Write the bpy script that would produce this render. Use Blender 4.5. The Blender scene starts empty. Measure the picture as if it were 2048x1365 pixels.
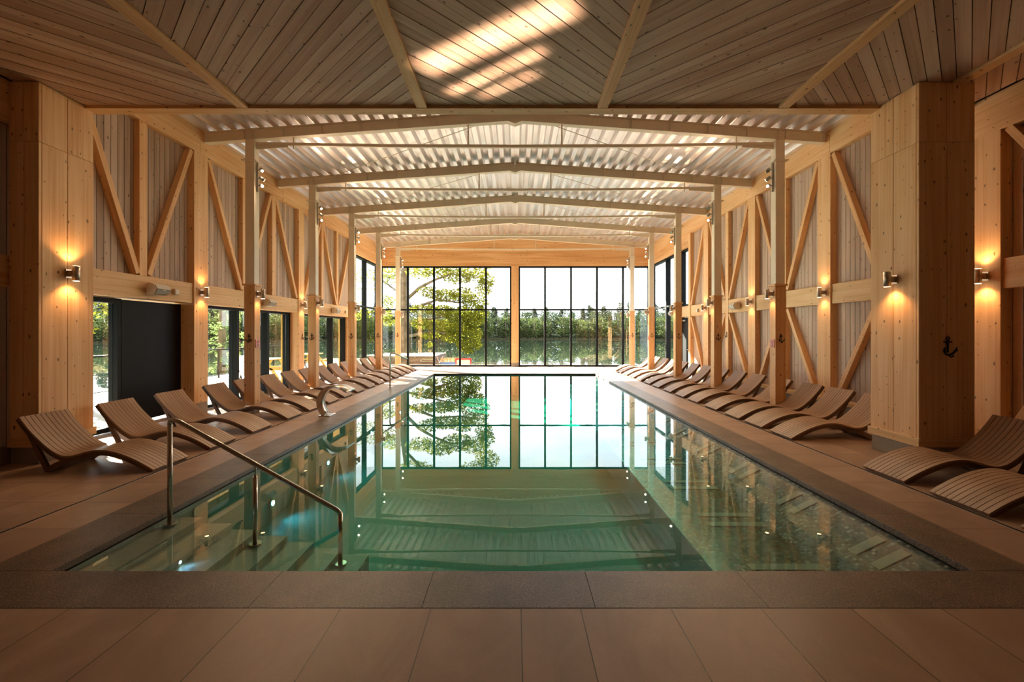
import bpy, math, random
from mathutils import Vector, Matrix, noise as mnoise
R = math.radians
rnd = random.Random(7)
S = bpy.context.scene
COL = S.collection
F, H, CU, CV = 910.2, 1.7, 1030.0, 664.6     # focal length (px of the 2048 frame), eye height, vanishing point

# ------------------------------------------------------------------ mesh builder
class MB:
    def __init__(s):
        s.v, s.f, s.uv, s.mi, s.sm = [], [], [], [], []
    def face(s, idx, uvs, mi=0, sm=False):
        s.f.append(tuple(idx)); s.uv.append(uvs); s.mi.append(mi); s.sm.append(sm)
    def obox(s, c, ax, ay, az, hx, hy, hz, grain=0, mi=0, keep=None):
        """oriented box: centre c, unit axes, half sizes; grain = local axis the grain follows"""
        b = len(s.v); c = Vector(c)
        A = (Vector(ax), Vector(ay), Vector(az)); h = (hx, hy, hz)
        loc = []
        for i in (-1, 1):
            for j in (-1, 1):
                for k in (-1, 1):
                    l = (i*hx, j*hy, k*hz); loc.append(l)
                    s.v.append(c + A[0]*l[0] + A[1]*l[1] + A[2]*l[2])
        ou, ov = rnd.random()*40, rnd.random()*40
        if keep: ou, ov = keep
        quads = ((0, (0,1,3,2)), (0, (4,6,7,5)), (1, (0,4,5,1)), (1, (2,3,7,6)), (2, (0,2,6,4)), (2, (1,5,7,3)))
        for n, q in quads:
            t = [a for a in (0, 1, 2) if a != n]
            if grain in t:
                u = grain; w = [a for a in t if a != grain][0]
            else:
                u, w = t
            s.face([b+i for i in q], [(loc[i][u]+ou, loc[i][w]+ov+n*0.37) for i in q], mi)
    def box(s, x0, x1, y0, y1, z0, z1, grain=2, mi=0, keep=None):
        s.obox(((x0+x1)/2, (y0+y1)/2, (z0+z1)/2), (1,0,0), (0,1,0), (0,0,1),
               abs(x1-x0)/2, abs(y1-y0)/2, abs(z1-z0)/2, grain, mi, keep)
    def beam(s, p0, p1, w, h, up=(0,0,1), mi=0):
        """bar from p0 to p1, w across, h along 'up'"""
        p0, p1 = Vector(p0), Vector(p1); d = p1-p0; L = d.length; d = d/L
        side = Vector(up).cross(d)
        if side.length < 1e-4: side = Vector((1,0,0)).cross(d)
        side.normalize(); u2 = d.cross(side)
        s.obox((p0+p1)/2, d, side, u2, L/2, w/2, h/2, 0, mi)
    def tube(s, pts, r, n=10, mi=0, cap=True, radii=None):
        pts = [Vector(p) for p in pts]; b = len(s.v); prev = None
        for i, p in enumerate(pts):
            if i == 0: d = pts[1]-pts[0]
            elif i == len(pts)-1: d = pts[-1]-pts[-2]
            else: d = (pts[i+1]-p).normalized() + (p-pts[i-1]).normalized()
            d.normalize()
            if prev is None:
                a = Vector((0,0,1)) if abs(d.z) < .9 else Vector((1,0,0))
                x = a.cross(d).normalized()
            else:
                x = (prev - d*prev.dot(d)).normalized()
            prev = x; y = d.cross(x)
            rr = radii[i] if radii else r
            for k in range(n):
                t = 2*math.pi*k/n
                s.v.append(p + x*math.cos(t)*rr + y*math.sin(t)*rr)
        for i in range(len(pts)-1):
            for k in range(n):
                k2 = (k+1) % n
                q = [b+i*n+k, b+i*n+k2, b+(i+1)*n+k2, b+(i+1)*n+k]
                s.face(q, [(i*.2, k/n), (i*.2, (k+1)/n), (i*.2+.2, (k+1)/n), (i*.2+.2, k/n)], mi, True)
        if cap:
            s.face([b+k for k in range(n)][::-1], [(0,0)]*n, mi)
            s.face([b+(len(pts)-1)*n+k for k in range(n)], [(0,0)]*n, mi)
    def cyl(s, c, d, r, L, n=20, mi=0):
        c, d = Vector(c), Vector(d).normalized()
        s.tube([c-d*L/2, c+d*L/2], r, n, mi)
    def prism(s, prof, o, ax, ay, ext, mi=0, sm=False):
        """extrude a 2-D profile (in axes ax, ay from o) by the vector ext"""
        o, ax, ay, ext = Vector(o), Vector(ax), Vector(ay), Vector(ext)
        b = len(s.v); n = len(prof)
        for e in (Vector((0,0,0)), ext):
            for (x, y) in prof: s.v.append(o+ax*x+ay*y+e)
        L = ext.length; acc = 0
        for i in range(n):
            j = (i+1) % n
            dl = math.hypot(prof[j][0]-prof[i][0], prof[j][1]-prof[i][1])
            s.face([b+i, b+j, b+n+j, b+n+i], [(acc, 0), (acc+dl, 0), (acc+dl, L), (acc, L)], mi, sm); acc += dl
        s.face([b+i for i in range(n)][::-1], [prof[i] for i in range(n)][::-1], mi)
        s.face([b+n+i for i in range(n)], [prof[i] for i in range(n)], mi)
    def strip(s, top, bot, y0, y1, mi=0):
        """solid band in the local XZ plane between the lines top and bot, from y0 to y1; U runs along it"""
        n = len(top); ou, ov = rnd.random()*30, rnd.random()*30
        T0 = [Vector((x, y0, z)) for x, z in top]; T1 = [Vector((x, y1, z)) for x, z in top]
        B0 = [Vector((x, y0, z)) for x, z in bot]; B1 = [Vector((x, y1, z)) for x, z in bot]
        us = [ou]
        for i in range(n-1): us.append(us[-1] + math.hypot(top[i+1][0]-top[i][0], top[i+1][1]-top[i][1]))
        for P, Q, wd in ((T0, T1, y1-y0), (B1, B0, y1-y0), (B0, T0, .03), (T1, B1, .03)):
            b = len(s.v); s.v += P + Q
            for i in range(n-1):
                s.face([b+i, b+i+1, b+n+i+1, b+n+i], [(us[i],ov),(us[i+1],ov),(us[i+1],ov+wd),(us[i],ov+wd)], mi, True)
        for k, order in ((0, (0,1,2,3)), (n-1, (3,2,1,0))):
            b = len(s.v); s.v += [T0[k], T1[k], B1[k], B0[k]]
            s.face([b+j for j in order], [(0,0)]*4, mi)
    def quad(s, pts, uv=None, mi=0):
        b = len(s.v); s.v += [Vector(p) for p in pts]
        s.face(range(b, b+len(pts)), uv or [(p[0], p[1]) for p in pts], mi)
    def build(s, name, mats, parent=None, loc=None, fix=False):
        me = bpy.data.meshes.new(name)
        me.from_pydata([tuple(v) for v in s.v], [], s.f)
        if not isinstance(mats, (list, tuple)): mats = [mats]
        for m in mats: me.materials.append(m)
        ul = me.uv_layers.new(name='UVMap')
        flat = [c for f in s.uv for p in f for c in p]
        ul.data.foreach_set('uv', flat)
        me.polygons.foreach_set('material_index', s.mi)
        me.polygons.foreach_set('use_smooth', s.sm)
        if fix:
            import bmesh
            bm = bmesh.new(); bm.from_mesh(me); bmesh.ops.recalc_face_normals(bm, faces=bm.faces); bm.to_mesh(me); bm.free()
        me.update()
        o = bpy.data.objects.new(name, me); COL.objects.link(o)
        if parent: o.parent = parent
        if loc: o.location = loc
        return o

def empty(name, loc, rz=0):
    o = bpy.data.objects.new(name, None); COL.objects.link(o)
    o.location = loc; o.rotation_euler = (0, 0, rz); o.empty_display_size = .1
    return o
def tag(o, label=None, cat=None, group=None, kind=None):
    if label: o['label'] = label
    if cat: o['category'] = cat
    if group: o['group'] = group
    if kind: o['kind'] = kind
    return o
def struct(o, label=None):
    o['kind'] = 'structure'
    if label: o['label'] = label
    return o
KIDS = {}
def kids(o): return [c for c in bpy.data.objects if c.parent == o]
def copy_tree(o, parent=None):
    c = o.copy(); COL.objects.link(c)
    if parent: c.parent = parent
    for ch in kids(o): copy_tree(ch, c)
    return c
def bevel(o, w=.006, seg=2):
    m = o.modifiers.new('bevel', 'BEVEL'); m.width = w; m.segments = seg; m.limit_method = 'ANGLE'; m.angle_limit = R(40)
    return o
ORD = ['first','second','third','fourth','fifth','sixth','seventh','eighth','ninth','tenth','eleventh','twelfth',
       'thirteenth','fourteenth','fifteenth','sixteenth','seventeenth']

# ------------------------------------------------------------------ materials
def mat(name):
    m = bpy.data.materials.new(name); m.use_nodes = True
    nt = m.node_tree; nt.nodes.clear()
    out = nt.nodes.new('ShaderNodeOutputMaterial')
    return m, nt, out
def N(nt, t, **kw):
    n = nt.nodes.new('ShaderNode'+t)
    for k, v in kw.items():
        if k == 'op': n.operation = v
        elif k.startswith('i_'):
            key = k[2:]
            n.inputs[int(key) if key.isdigit() else key.replace('_', ' ')].default_value = v
        else: setattr(n, k, v)
    return n
def mth(nt, op, a, b=None, clamp=False):
    n = nt.nodes.new('ShaderNodeMath'); n.operation = op; n.use_clamp = clamp
    for i, x in enumerate((a, b)):
        if x is None: continue
        if isinstance(x, (int, float)): n.inputs[i].default_value = x
        else: nt.links.new(x, n.inputs[i])
    return n.outputs[0]
def mixc(nt, f, a, b, mode='MIX'):
    n = nt.nodes.new('ShaderNodeMix'); n.data_type = 'RGBA'; n.blend_type = mode
    for k, x in ((0, f), (6, a), (7, b)):
        if isinstance(x, (int, float)): n.inputs[k].default_value = x
        elif isinstance(x, tuple): n.inputs[k].default_value = x if len(x) == 4 else (*x, 1)
        else: nt.links.new(x, n.inputs[k])
    return n.outputs[2]
def ramp(nt, fac, stops):
    n = nt.nodes.new('ShaderNodeValToRGB'); cr = n.color_ramp
    while len(cr.elements) > 1: cr.elements.remove(cr.elements[-1])
    cr.elements[0].position = stops[0][0]; c = stops[0][1]; cr.elements[0].color = (*c, 1) if len(c) == 3 else c
    for p, c in stops[1:]:
        e = cr.elements.new(p); e.color = (*c, 1) if len(c) == 3 else c
    nt.links.new(fac, n.inputs[0]); return n.outputs[0]
def uvscale(nt, sx, sy, coord='UV'):
    tc = N(nt, 'TexCoord'); mp = N(nt, 'Mapping'); mp.inputs['Scale'].default_value = (sx, sy, 1)
    nt.links.new(tc.outputs[coord], mp.inputs[0]); return mp.outputs[0]
def princ(nt, out, col, rough=.5, metal=0, spec=.5):
    p = N(nt, 'BsdfPrincipled')
    if isinstance(col, tuple): p.inputs['Base Color'].default_value = (*col, 1)
    else: nt.links.new(col, p.inputs['Base Color'])
    if isinstance(rough, (int, float)): p.inputs['Roughness'].default_value = rough
    else: nt.links.new(rough, p.inputs['Roughness'])
    p.inputs['Metallic'].default_value = metal
    p.inputs['Specular IOR Level'].default_value = spec
    nt.links.new(p.outputs[0], out.inputs[0]); return p
def plain(name, col, rough=.5, metal=0, spec=.5, var=0.06, vs=6.0):
    m, nt, out = mat(name)
    tc = N(nt, 'TexCoord'); nz = N(nt, 'TexNoise'); nz.inputs['Scale'].default_value = vs; nz.inputs['Detail'].default_value = 4
    nt.links.new(tc.outputs['Object'], nz.inputs[0])
    lo = tuple(max(0, c*(1-var)) for c in col); hi = tuple(min(1, c*(1+var)) for c in col)
    c = ramp(nt, nz.outputs[0], [(.3, lo), (.7, hi)])
    princ(nt, out, c, rough, metal, spec); return m
def wood(name, lo, mid, hi, knots=.5, island=0, rough=.55, knotcol=(.10,.045,.018), fine=26, kscale=(4.2, 7.5), bumps=.08):
    m, nt, out = mat(name); L = nt.links
    g = N(nt, 'TexNoise'); g.inputs['Scale'].default_value = 1; g.inputs['Detail'].default_value = 5; g.inputs['Roughness'].default_value = .6
    g.inputs['Distortion'].default_value = .25
    L.new(uvscale(nt, .55, fine), g.inputs[0])
    g2 = N(nt, 'TexNoise'); g2.inputs['Scale'].default_value = 1; g2.inputs['Detail'].default_value = 2
    L.new(uvscale(nt, .35, 4.5), g2.inputs[0])
    f = mth(nt, 'ADD', mth(nt, 'MULTIPLY', g.outputs[0], .55), mth(nt, 'MULTIPLY', g2.outputs[0], .47))
    if island:
        ge = N(nt, 'NewGeometry')
        f = mth(nt, 'ADD', f, mth(nt, 'MULTIPLY', mth(nt, 'SUBTRACT', ge.outputs['Random Per Island'], .5), island))
    c = ramp(nt, f, [(.36, lo), (.5, mid), (.64, hi)])
    vo = N(nt, 'TexVoronoi'); vo.voronoi_dimensions = '2D'; vo.inputs['Scale'].default_value = 1; vo.inputs['Randomness'].default_value = 1
    wv = N(nt, 'VectorMath', operation='ADD')
    nz = N(nt, 'TexNoise'); nz.inputs['Scale'].default_value = 5
    L.new(uvscale(nt, *kscale), nz.inputs[0]); 
    sc = N(nt, 'VectorMath', operation='SCALE'); sc.inputs['Scale'].default_value = .16
    L.new(nz.outputs[1], sc.inputs[0]); L.new(uvscale(nt, *kscale), wv.inputs[0]); L.new(sc.outputs[0], wv.inputs[1])
    L.new(wv.outputs[0], vo.inputs[0])
    sx = N(nt, 'SeparateColor'); L.new(vo.outputs['Color'], sx.inputs[0])
    on = mth(nt, 'GREATER_THAN', sx.outputs[0], 1-knots)
    rad = mth(nt, 'ADD', mth(nt, 'MULTIPLY', mth(nt, 'POWER', sx.outputs[1], 2.0), .10), .034)
    k = mth(nt, 'SUBTRACT', 1.0, mth(nt, 'DIVIDE', vo.outputs['Distance'], rad), clamp=True)
    k = mth(nt, 'MULTIPLY', mth(nt, 'MULTIPLY', k, 2.2, clamp=True), on)
    k = mth(nt, 'MULTIPLY', k, .85)
    c = mixc(nt, k, c, knotcol)
    p = princ(nt, out, c, rough, 0, .35)
    bp = N(nt, 'Bump'); bp.inputs['Strength'].default_value = bumps; bp.inputs['Distance'].default_value = .01
    L.new(g.outputs[0], bp.inputs['Height']); L.new(bp.outputs[0], p.inputs['Normal'])
    return m
M = {}
M['pine'] = wood('pine_timber', (.58,.295,.115), (.72,.405,.18), (.82,.53,.275), .68, island=.14)
M['pine_light'] = wood('pale_pine', (.58,.35,.16), (.70,.45,.22), (.80,.56,.32), .68)
M['plank'] = wood('grey_stained_boards', (.37,.255,.185), (.47,.34,.26), (.57,.43,.34), .5, island=.42, knotcol=(.09,.055,.035), fine=18)
M['ceilboard'] = wood('stained_ceiling_boards', (.43,.255,.17), (.53,.335,.235), (.63,.43,.315), .5, island=.3, knotcol=(.11,.05,.025), fine=18)
M['underlay'] = plain('dark_board_underlay', (.035,.022,.014), .9, 0, .1, .1)
M['lounger'] = wood('brown_lounger_slats', (.24,.135,.078), (.31,.18,.108), (.38,.235,.15), 0, island=.2, rough=.42, fine=150, bumps=.02)
M['lounger_frame'] = wood('dark_lounger_frame', (.10,.055,.032), (.14,.078,.045), (.18,.105,.062), 0, rough=.45)
M['yellow_wood'] = wood('yellow_outdoor_timber', (.42,.24,.03), (.50,.30,.045), (.56,.36,.08), .3)
M['crate'] = wood('reddish_crate_wood', (.09,.035,.02), (.15,.065,.038), (.22,.12,.08), .2)
M['deckboard'] = wood('weathered_deck', (.26,.24,.21), (.34,.32,.29), (.42,.40,.37), .1)
M['steel'] = plain('cream_painted_steel', (.80,.70,.56), .45, 0, .4, .03)
M['zinc'] = plain('galvanised_bracket', (.45,.42,.38), .35, .9, .5, .05)
M['chrome'] = plain('brushed_stainless', (.62,.58,.53), .22, 1, .5, .04)
M['sconce'] = plain('satin_metal_shade', (.60,.50,.42), .35, .8, .5, .04)
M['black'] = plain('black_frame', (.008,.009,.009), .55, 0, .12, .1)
M['blackpanel'] = plain('matt_black_panel', (.004,.0035,.0035), .5, 0, .12, .1)
M['iron'] = plain('black_iron', (.012,.011,.011), .6, .3, .4, .1)
M['concrete'] = plain('concrete_plinth', (.30,.26,.22), .75, 0, .3, .15, 3)
M['white_plastic'] = plain('white_plastic', (.74,.70,.64), .5, 0, .4, .03)
M['speaker'] = plain('speaker_shell', (.60,.48,.36), .5, 0, .4, .03)
M['grille'] = plain('speaker_grille', (.30,.28,.25), .5, .4, .4, .1, 200)
M['pink'] = plain('rosy_sign_panel', (.66,.20,.20), .4, 0, .4, .05)
M['red'] = plain('red_paint', (.62,.03,.03), .4, 0, .4, .05)
M['blue'] = plain('blue_panel', (.10,.22,.55), .5, 0, .4, .05)
M['bark'] = plain('tree_bark', (.16,.115,.075), .85, 0, .2, .4, 3)
M['grass'] = plain('grass', (.08,.13,.02), .9, 0, .2, .5, 2)
M['terrace'] = plain('pale_terrace_boards', (.36,.33,.29), .6, 0, .3, .1, 2)
M['undergrowth'] = plain('dark_undergrowth', (.016,.024,.010), .95, 0, .05, .3, .3)
M['reed'] = plain('dry_reeds', (.05,.044,.02), .95, 0, .2, .2, 2)

def m_corrugated():
    m, nt, out = mat('galvanised_roof_deck'); L = nt.links
    tc = N(nt, 'TexCoord'); mp = N(nt, 'Mapping'); mp.inputs['Scale'].default_value = (14, .6, 14)
    L.new(tc.outputs['Object'], mp.inputs[0])
    nz = N(nt, 'TexNoise'); nz.inputs['Scale'].default_value = 1; nz.inputs['Detail'].default_value = 3; L.new(mp.outputs[0], nz.inputs[0])
    c = ramp(nt, nz.outputs[0], [(.3, (.73,.69,.715)), (.7, (.91,.87,.895))])
    r = mth(nt, 'ADD', mth(nt, 'MULTIPLY', nz.outputs[0], .25), .22)
    princ(nt, out, c, r, .75); return m
M['zincdeck'] = m_corrugated()

def m_tiles(name, lo, hi, grout, gw, rough, spec=.5, vein=.25):
    """square tiles whose joints sit at whole numbers of the UV map"""
    m, nt, out = mat(name); L = nt.links
    tc = N(nt, 'TexCoord'); sp = N(nt, 'SeparateXYZ'); L.new(tc.outputs['UV'], sp.inputs[0])
    def edge(x):
        fr = mth(nt, 'FRACT', x); a = mth(nt, 'ABSOLUTE', mth(nt, 'SUBTRACT', fr, .5))
        return mth(nt, 'GREATER_THAN', a, .5-gw)
    e = mth(nt, 'MAXIMUM', edge(sp.outputs[0]), edge(sp.outputs[1]))
    cb = N(nt, 'CombineXYZ'); L.new(mth(nt, 'FLOOR', sp.outputs[0]), cb.inputs[0]); L.new(mth(nt, 'FLOOR', sp.outputs[1]), cb.inputs[1])
    wn = N(nt, 'TexWhiteNoise'); L.new(cb.outputs[0], wn.inputs[0])
    sc = N(nt, 'VectorMath', operation='SCALE'); sc.inputs['Scale'].default_value = 9; L.new(wn.outputs['Color'], sc.inputs[0])
    ad = N(nt, 'VectorMath', operation='ADD'); L.new(tc.outputs['UV'], ad.inputs[0]); L.new(sc.outputs[0], ad.inputs[1])
    n1 = N(nt, 'TexNoise'); n1.inputs['Scale'].default_value = 1.3; n1.inputs['Detail'].default_value = 6; n1.inputs['Distortion'].default_value = 1.2
    L.new(ad.outputs[0], n1.inputs[0])
    n2 = N(nt, 'TexNoise'); n2.inputs['Scale'].default_value = 60; L.new(ad.outputs[0], n2.inputs[0])
    f = mth(nt, 'ADD', mth(nt, 'MULTIPLY', n1.outputs[0], .7), mth(nt, 'MULTIPLY', n2.outputs[0], .15))
    f = mth(nt, 'ADD', f, mth(nt, 'MULTIPLY', wn.outputs[0], .2))
    c = ramp(nt, f, [(.42, lo), (.68, hi)])
    c = mixc(nt, e, c, grout)
    r = mth(nt, 'ADD', mth(nt, 'MULTIPLY', n1.outputs[0], .2), rough)
    p = princ(nt, out, c, r, 0, spec)
    bp = N(nt, 'Bump'); bp.inputs['Strength'].default_value = .25; bp.inputs['Distance'].default_value = .003; bp.invert = True
    L.new(e, bp.inputs['Height']); L.new(bp.outputs[0], p.inputs['Normal'])
    return m
M['tile'] = m_tiles('stone_floor_tiles', (.345,.222,.158), (.465,.315,.23), (.09,.06,.045), .006, .32)
M['pooltile'] = m_tiles('pale_pool_mosaic', (.28,.34,.29), (.35,.41,.355), (.23,.28,.24), .05, .3)

def m_coping():
    m, nt, out = mat('speckled_granite_coping'); L = nt.links
    tc = N(nt, 'TexCoord'); n1 = N(nt, 'TexNoise'); n1.inputs['Scale'].default_value = 130; n1.inputs['Detail'].default_value = 3
    L.new(tc.outputs['Object'], n1.inputs[0])
    n2 = N(nt, 'TexNoise'); n2.inputs['Scale'].default_value = 3; L.new(tc.outputs['Object'], n2.inputs[0])
    f = mth(nt, 'ADD', mth(nt, 'MULTIPLY', n1.outputs[0], .8), mth(nt, 'MULTIPLY', n2.outputs[0], .2))
    c = ramp(nt, f, [(.36, (.030,.020,.015)), (.5, (.105,.07,.052)), (.64, (.28,.20,.155))])
    p = princ(nt, out, c, .42, 0, .5)
    bp = N(nt, 'Bump'); bp.inputs['Strength'].default_value = .3; bp.inputs['Distance'].default_value = .004
    L.new(n1.outputs[0], bp.inputs['Height']); L.new(bp.outputs[0], p.inputs['Normal'])
    return m
M['coping'] = m_coping()

def m_mosaic():
    m, nt, out = mat('dark_glass_mosaic'); L = nt.links
    tc = N(nt, 'TexCoord'); sp = N(nt, 'SeparateXYZ'); mp = N(nt, 'Mapping'); mp.inputs['Scale'].default_value = (1/.03,)*3
    L.new(tc.outputs['UV'], mp.inputs[0]); L.new(mp.outputs[0], sp.inputs[0])
    cb = N(nt, 'CombineXYZ')
    for i in (0, 1): L.new(mth(nt, 'FLOOR', sp.outputs[i]), cb.inputs[i])
    wn = N(nt, 'TexWhiteNoise'); L.new(cb.outputs[0], wn.inputs[0])
    c = ramp(nt, wn.outputs[0], [(0, (.008,.009,.008)), (.35, (.02,.022,.017)), (.55, (.055,.05,.037)), (.75, (.10,.092,.066)), (.9, (.20,.19,.15)), (1, (.36,.35,.29))])
    def edge(x):
        return mth(nt, 'GREATER_THAN', mth(nt, 'ABSOLUTE', mth(nt, 'SUBTRACT', mth(nt, 'FRACT', x), .5)), .44)
    e = mth(nt, 'MAXIMUM', edge(sp.outputs[0]), edge(sp.outputs[1]))
    c = mixc(nt, e, c, (.04,.04,.034))
    princ(nt, out, c, .25); return m
M['mosaic'] = m_mosaic()
M['steptile'] = m_tiles('pale_step_mosaic', (.42,.40,.33), (.50,.48,.40), (.34,.33,.28), .05, .3)
M['bluetile'] = m_tiles('bluish_pool_mosaic', (.24,.40,.52), (.34,.50,.62), (.2,.3,.38), .05, .3)
M['stripe'] = plain('pale_stone_stripe', (.36,.34,.29), .4, 0, .4, .08)

def schlick(nt, f0):
    ge = N(nt, 'NewGeometry'); dp = N(nt, 'VectorMath', operation='DOT_PRODUCT')
    nt.links.new(ge.outputs['Normal'], dp.inputs[0]); nt.links.new(ge.outputs['Incoming'], dp.inputs[1])
    c = mth(nt, 'SUBTRACT', 1.0, mth(nt, 'ABSOLUTE', dp.outputs['Value']), clamp=True)
    return mth(nt, 'ADD', f0, mth(nt, 'MULTIPLY', mth(nt, 'POWER', c, 5.0), 1-f0), clamp=True)
def m_glass():
    m, nt, out = mat('window_glass'); L = nt.links
    t = N(nt, 'BsdfTransparent'); t.inputs[0].default_value = (.95,.97,.96,1)
    g = N(nt, 'BsdfGlossy'); g.inputs['Roughness'].default_value = 0.0; g.inputs[0].default_value = (1,1,1,1)
    mx = N(nt, 'MixShader'); L.new(schlick(nt, .045), mx.inputs[0]); L.new(t.outputs[0], mx.inputs[1]); L.new(g.outputs[0], mx.inputs[2])
    L.new(mx.outputs[0], out.inputs[0]); return m
M['glass'] = m_glass()
def m_water():
    m, nt, out = mat('pool_water'); L = nt.links
    t = N(nt, 'BsdfTransparent'); t.inputs[0].default_value = (.93,.985,.965,1)
    g = N(nt, 'BsdfGlossy'); g.inputs['Roughness'].default_value = 0.0; g.inputs[0].default_value = (.98,1,.99,1)
    tc = N(nt, 'TexCoord'); nz = N(nt, 'TexNoise'); nz.inputs['Scale'].default_value = 5; nz.inputs['Detail'].default_value = 2
    L.new(tc.outputs['Object'], nz.inputs[0])
    bp = N(nt, 'Bump'); bp.inputs['Strength'].default_value = .05; bp.inputs['Distance'].default_value = .0012
    L.new(nz.outputs[0], bp.inputs['Height']); L.new(bp.outputs[0], g.inputs['Normal'])
    mx = N(nt, 'MixShader'); L.new(schlick(nt, .034), mx.inputs[0]); L.new(t.outputs[0], mx.inputs[1]); L.new(g.outputs[0], mx.inputs[2])
    L.new(mx.outputs[0], out.inputs[0])
    va = N(nt, 'VolumeAbsorption'); va.inputs[0].default_value = (.10,.79,.72,1); va.inputs['Density'].default_value = .85
    L.new(va.outputs[0], out.inputs['Volume'])
    return m
M['water'] = m_water()
def m_lake():
    m, nt, out = mat('lake_water'); L = nt.links
    tc = N(nt, 'TexCoord'); mp = N(nt, 'Mapping'); mp.inputs['Scale'].default_value = (.25, .8, 1); L.new(tc.outputs['Object'], mp.inputs[0])
    nz = N(nt, 'TexNoise'); nz.inputs['Scale'].default_value = 1; nz.inputs['Detail'].default_value = 3; L.new(mp.outputs[0], nz.inputs[0])
    p = princ(nt, out, (.018,.028,.02), .015, 0, .5)
    bp = N(nt, 'Bump'); bp.inputs['Strength'].default_value = .03; bp.inputs['Distance'].default_value = .003
    L.new(nz.outputs[0], bp.inputs['Height']); L.new(bp.outputs[0], p.inputs['Normal']); return m
M['lake'] = m_lake()
def m_leaf(name, a, b, trans=.5):
    m, nt, out = mat(name); L = nt.links
    ge = N(nt, 'NewGeometry'); c = ramp(nt, ge.outputs['Random Per Island'], [(0, a), (1, b)])
    d = N(nt, 'BsdfDiffuse'); t = N(nt, 'BsdfTranslucent'); mx = N(nt, 'MixShader'); mx.inputs[0].default_value = trans
    L.new(c, d.inputs[0]); L.new(c, t.inputs[0]); L.new(d.outputs[0], mx.inputs[1]); L.new(t.outputs[0], mx.inputs[2])
    L.new(mx.outputs[0], out.inputs[0]); return m
M['leaf'] = m_leaf('sunlit_oak_leaves', (.11,.12,.012), (.25,.245,.03), .6)
M['needle'] = m_leaf('pine_needles', (.10,.16,.05), (.22,.28,.10), .3)
M['forest1'] = m_leaf('forest_leaves', (0.051,0.069,0.024), (0.102,0.126,0.045), .35)
M['forest2'] = m_leaf('forest_dark_leaves', (0.033,0.048,0.0252), (0.066,0.087,0.045), .3)
M['forest3'] = m_leaf('forest_pine_crowns', (0.042,0.051,0.033), (0.075,0.087,0.057), .3)
def m_emit(name, col, s):
    m, nt, out = mat(name); e = N(nt, 'Emission'); e.inputs[0].default_value = (*col, 1); e.inputs[1].default_value = s
    nt.links.new(e.outputs[0], out.inputs[0]); return m
M['glow'] = m_emit('warm_lamp_glow', (1,.62,.28), 9)
M['bulb'] = m_emit('spot_bulb_glow', (1,.78,.5), 14)
M['poolglow'] = m_emit('underwater_lamp_glow', (.55,.85,1), 12)

WARM = (1, .52, .20)
def spot(parent, loc, d, watts, ang=120, blend=.8, rad=.03, col=WARM):
    l = bpy.data.lights.new('lamp_light', 'SPOT'); l.energy = watts; l.color = col; l.spot_size = R(ang); l.spot_blend = blend; l.shadow_soft_size = rad
    o = bpy.data.objects.new('lamp_light', l); COL.objects.link(o); o.parent = parent; o.location = loc
    o.rotation_euler = Vector(d).to_track_quat('-Z', 'Y').to_euler(); return o
def point(parent, loc, watts, rad=.05, col=WARM):
    l = bpy.data.lights.new('lamp_light', 'POINT'); l.energy = watts; l.color = col; l.shadow_soft_size = rad
    o = bpy.data.objects.new('lamp_light', l); COL.objects.link(o); o.parent = parent; o.location = loc; return o

# ------------------------------------------------------------------ floor, coping, pool
PX0, PX1, PY0, PY1 = -3.30, 3.265, 3.234, 18.55
CX0, CX1, CY0, CY1 = -3.79, 3.71, 2.80, 18.95
ENDY = 22.40
def slab(mb, x0, x1, y0, y1, uo, us, vo, vs, z=0., t=.12):
    b = len(mb.v)
    for zz in (z, z-t):
        for (x, y) in ((x0,y0),(x1,y0),(x1,y1),(x0,y1)): mb.v.append(Vector((x,y,zz)))
    uv = [((x-uo)/us, (y-vo)/vs) for (x, y) in ((x0,y0),(x1,y0),(x1,y1),(x0,y1))]
    mb.face([b,b+1,b+2,b+3], uv)
    mb.face([b+7,b+6,b+5,b+4], uv[::-1])
    for i in range(4):
        j = (i+1) % 4; mb.face([b+i, b+4+i, b+4+j, b+j], [uv[i], uv[i], uv[j], uv[j]])
fl = MB()
slab(fl, -7.0, .22, -3.6, CY0, .037, .554, 2.80-1.2, 1.2)
slab(fl, .22, 7.0, -3.6, CY0, .403, .554, 2.80-1.2, 1.2)
slab(fl, -7.0, -4.36, CY0, ENDY+.3, -4.36, .57, 3.93, .6)
slab(fl, -4.33, CX0, CY0, ENDY+.3, -4.36, .57, 3.93, .6)
slab(fl, 4.32, 7.0, CY0, ENDY+.3, 4.29, .57, 3.93, .6)
slab(fl, CX1, 4.29, CY0, ENDY+.3, 4.29, .57, 3.93, .6)
slab(fl, CX0, CX1, CY1, ENDY+.3, .037, .554, 3.93, .6)
floor = struct(fl.build('floor', M['tile']), 'brown stone tile floor around the pool')
dr = MB()
for x0, x1 in ((-4.36, -4.33), (4.29, 4.32)):
    dr.box(x0, x1, CY0, ENDY, -.10, -.012, 1)
dro = dr.build('drain_channel', M['black'], floor)
st = MB()
for x in (-4.361, -4.332, 4.289, 4.318): st.box(x, x+.003, CY0, ENDY, -.02, .002, 1)
st.build('drain_edge', M['chrome'], floor)

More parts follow.
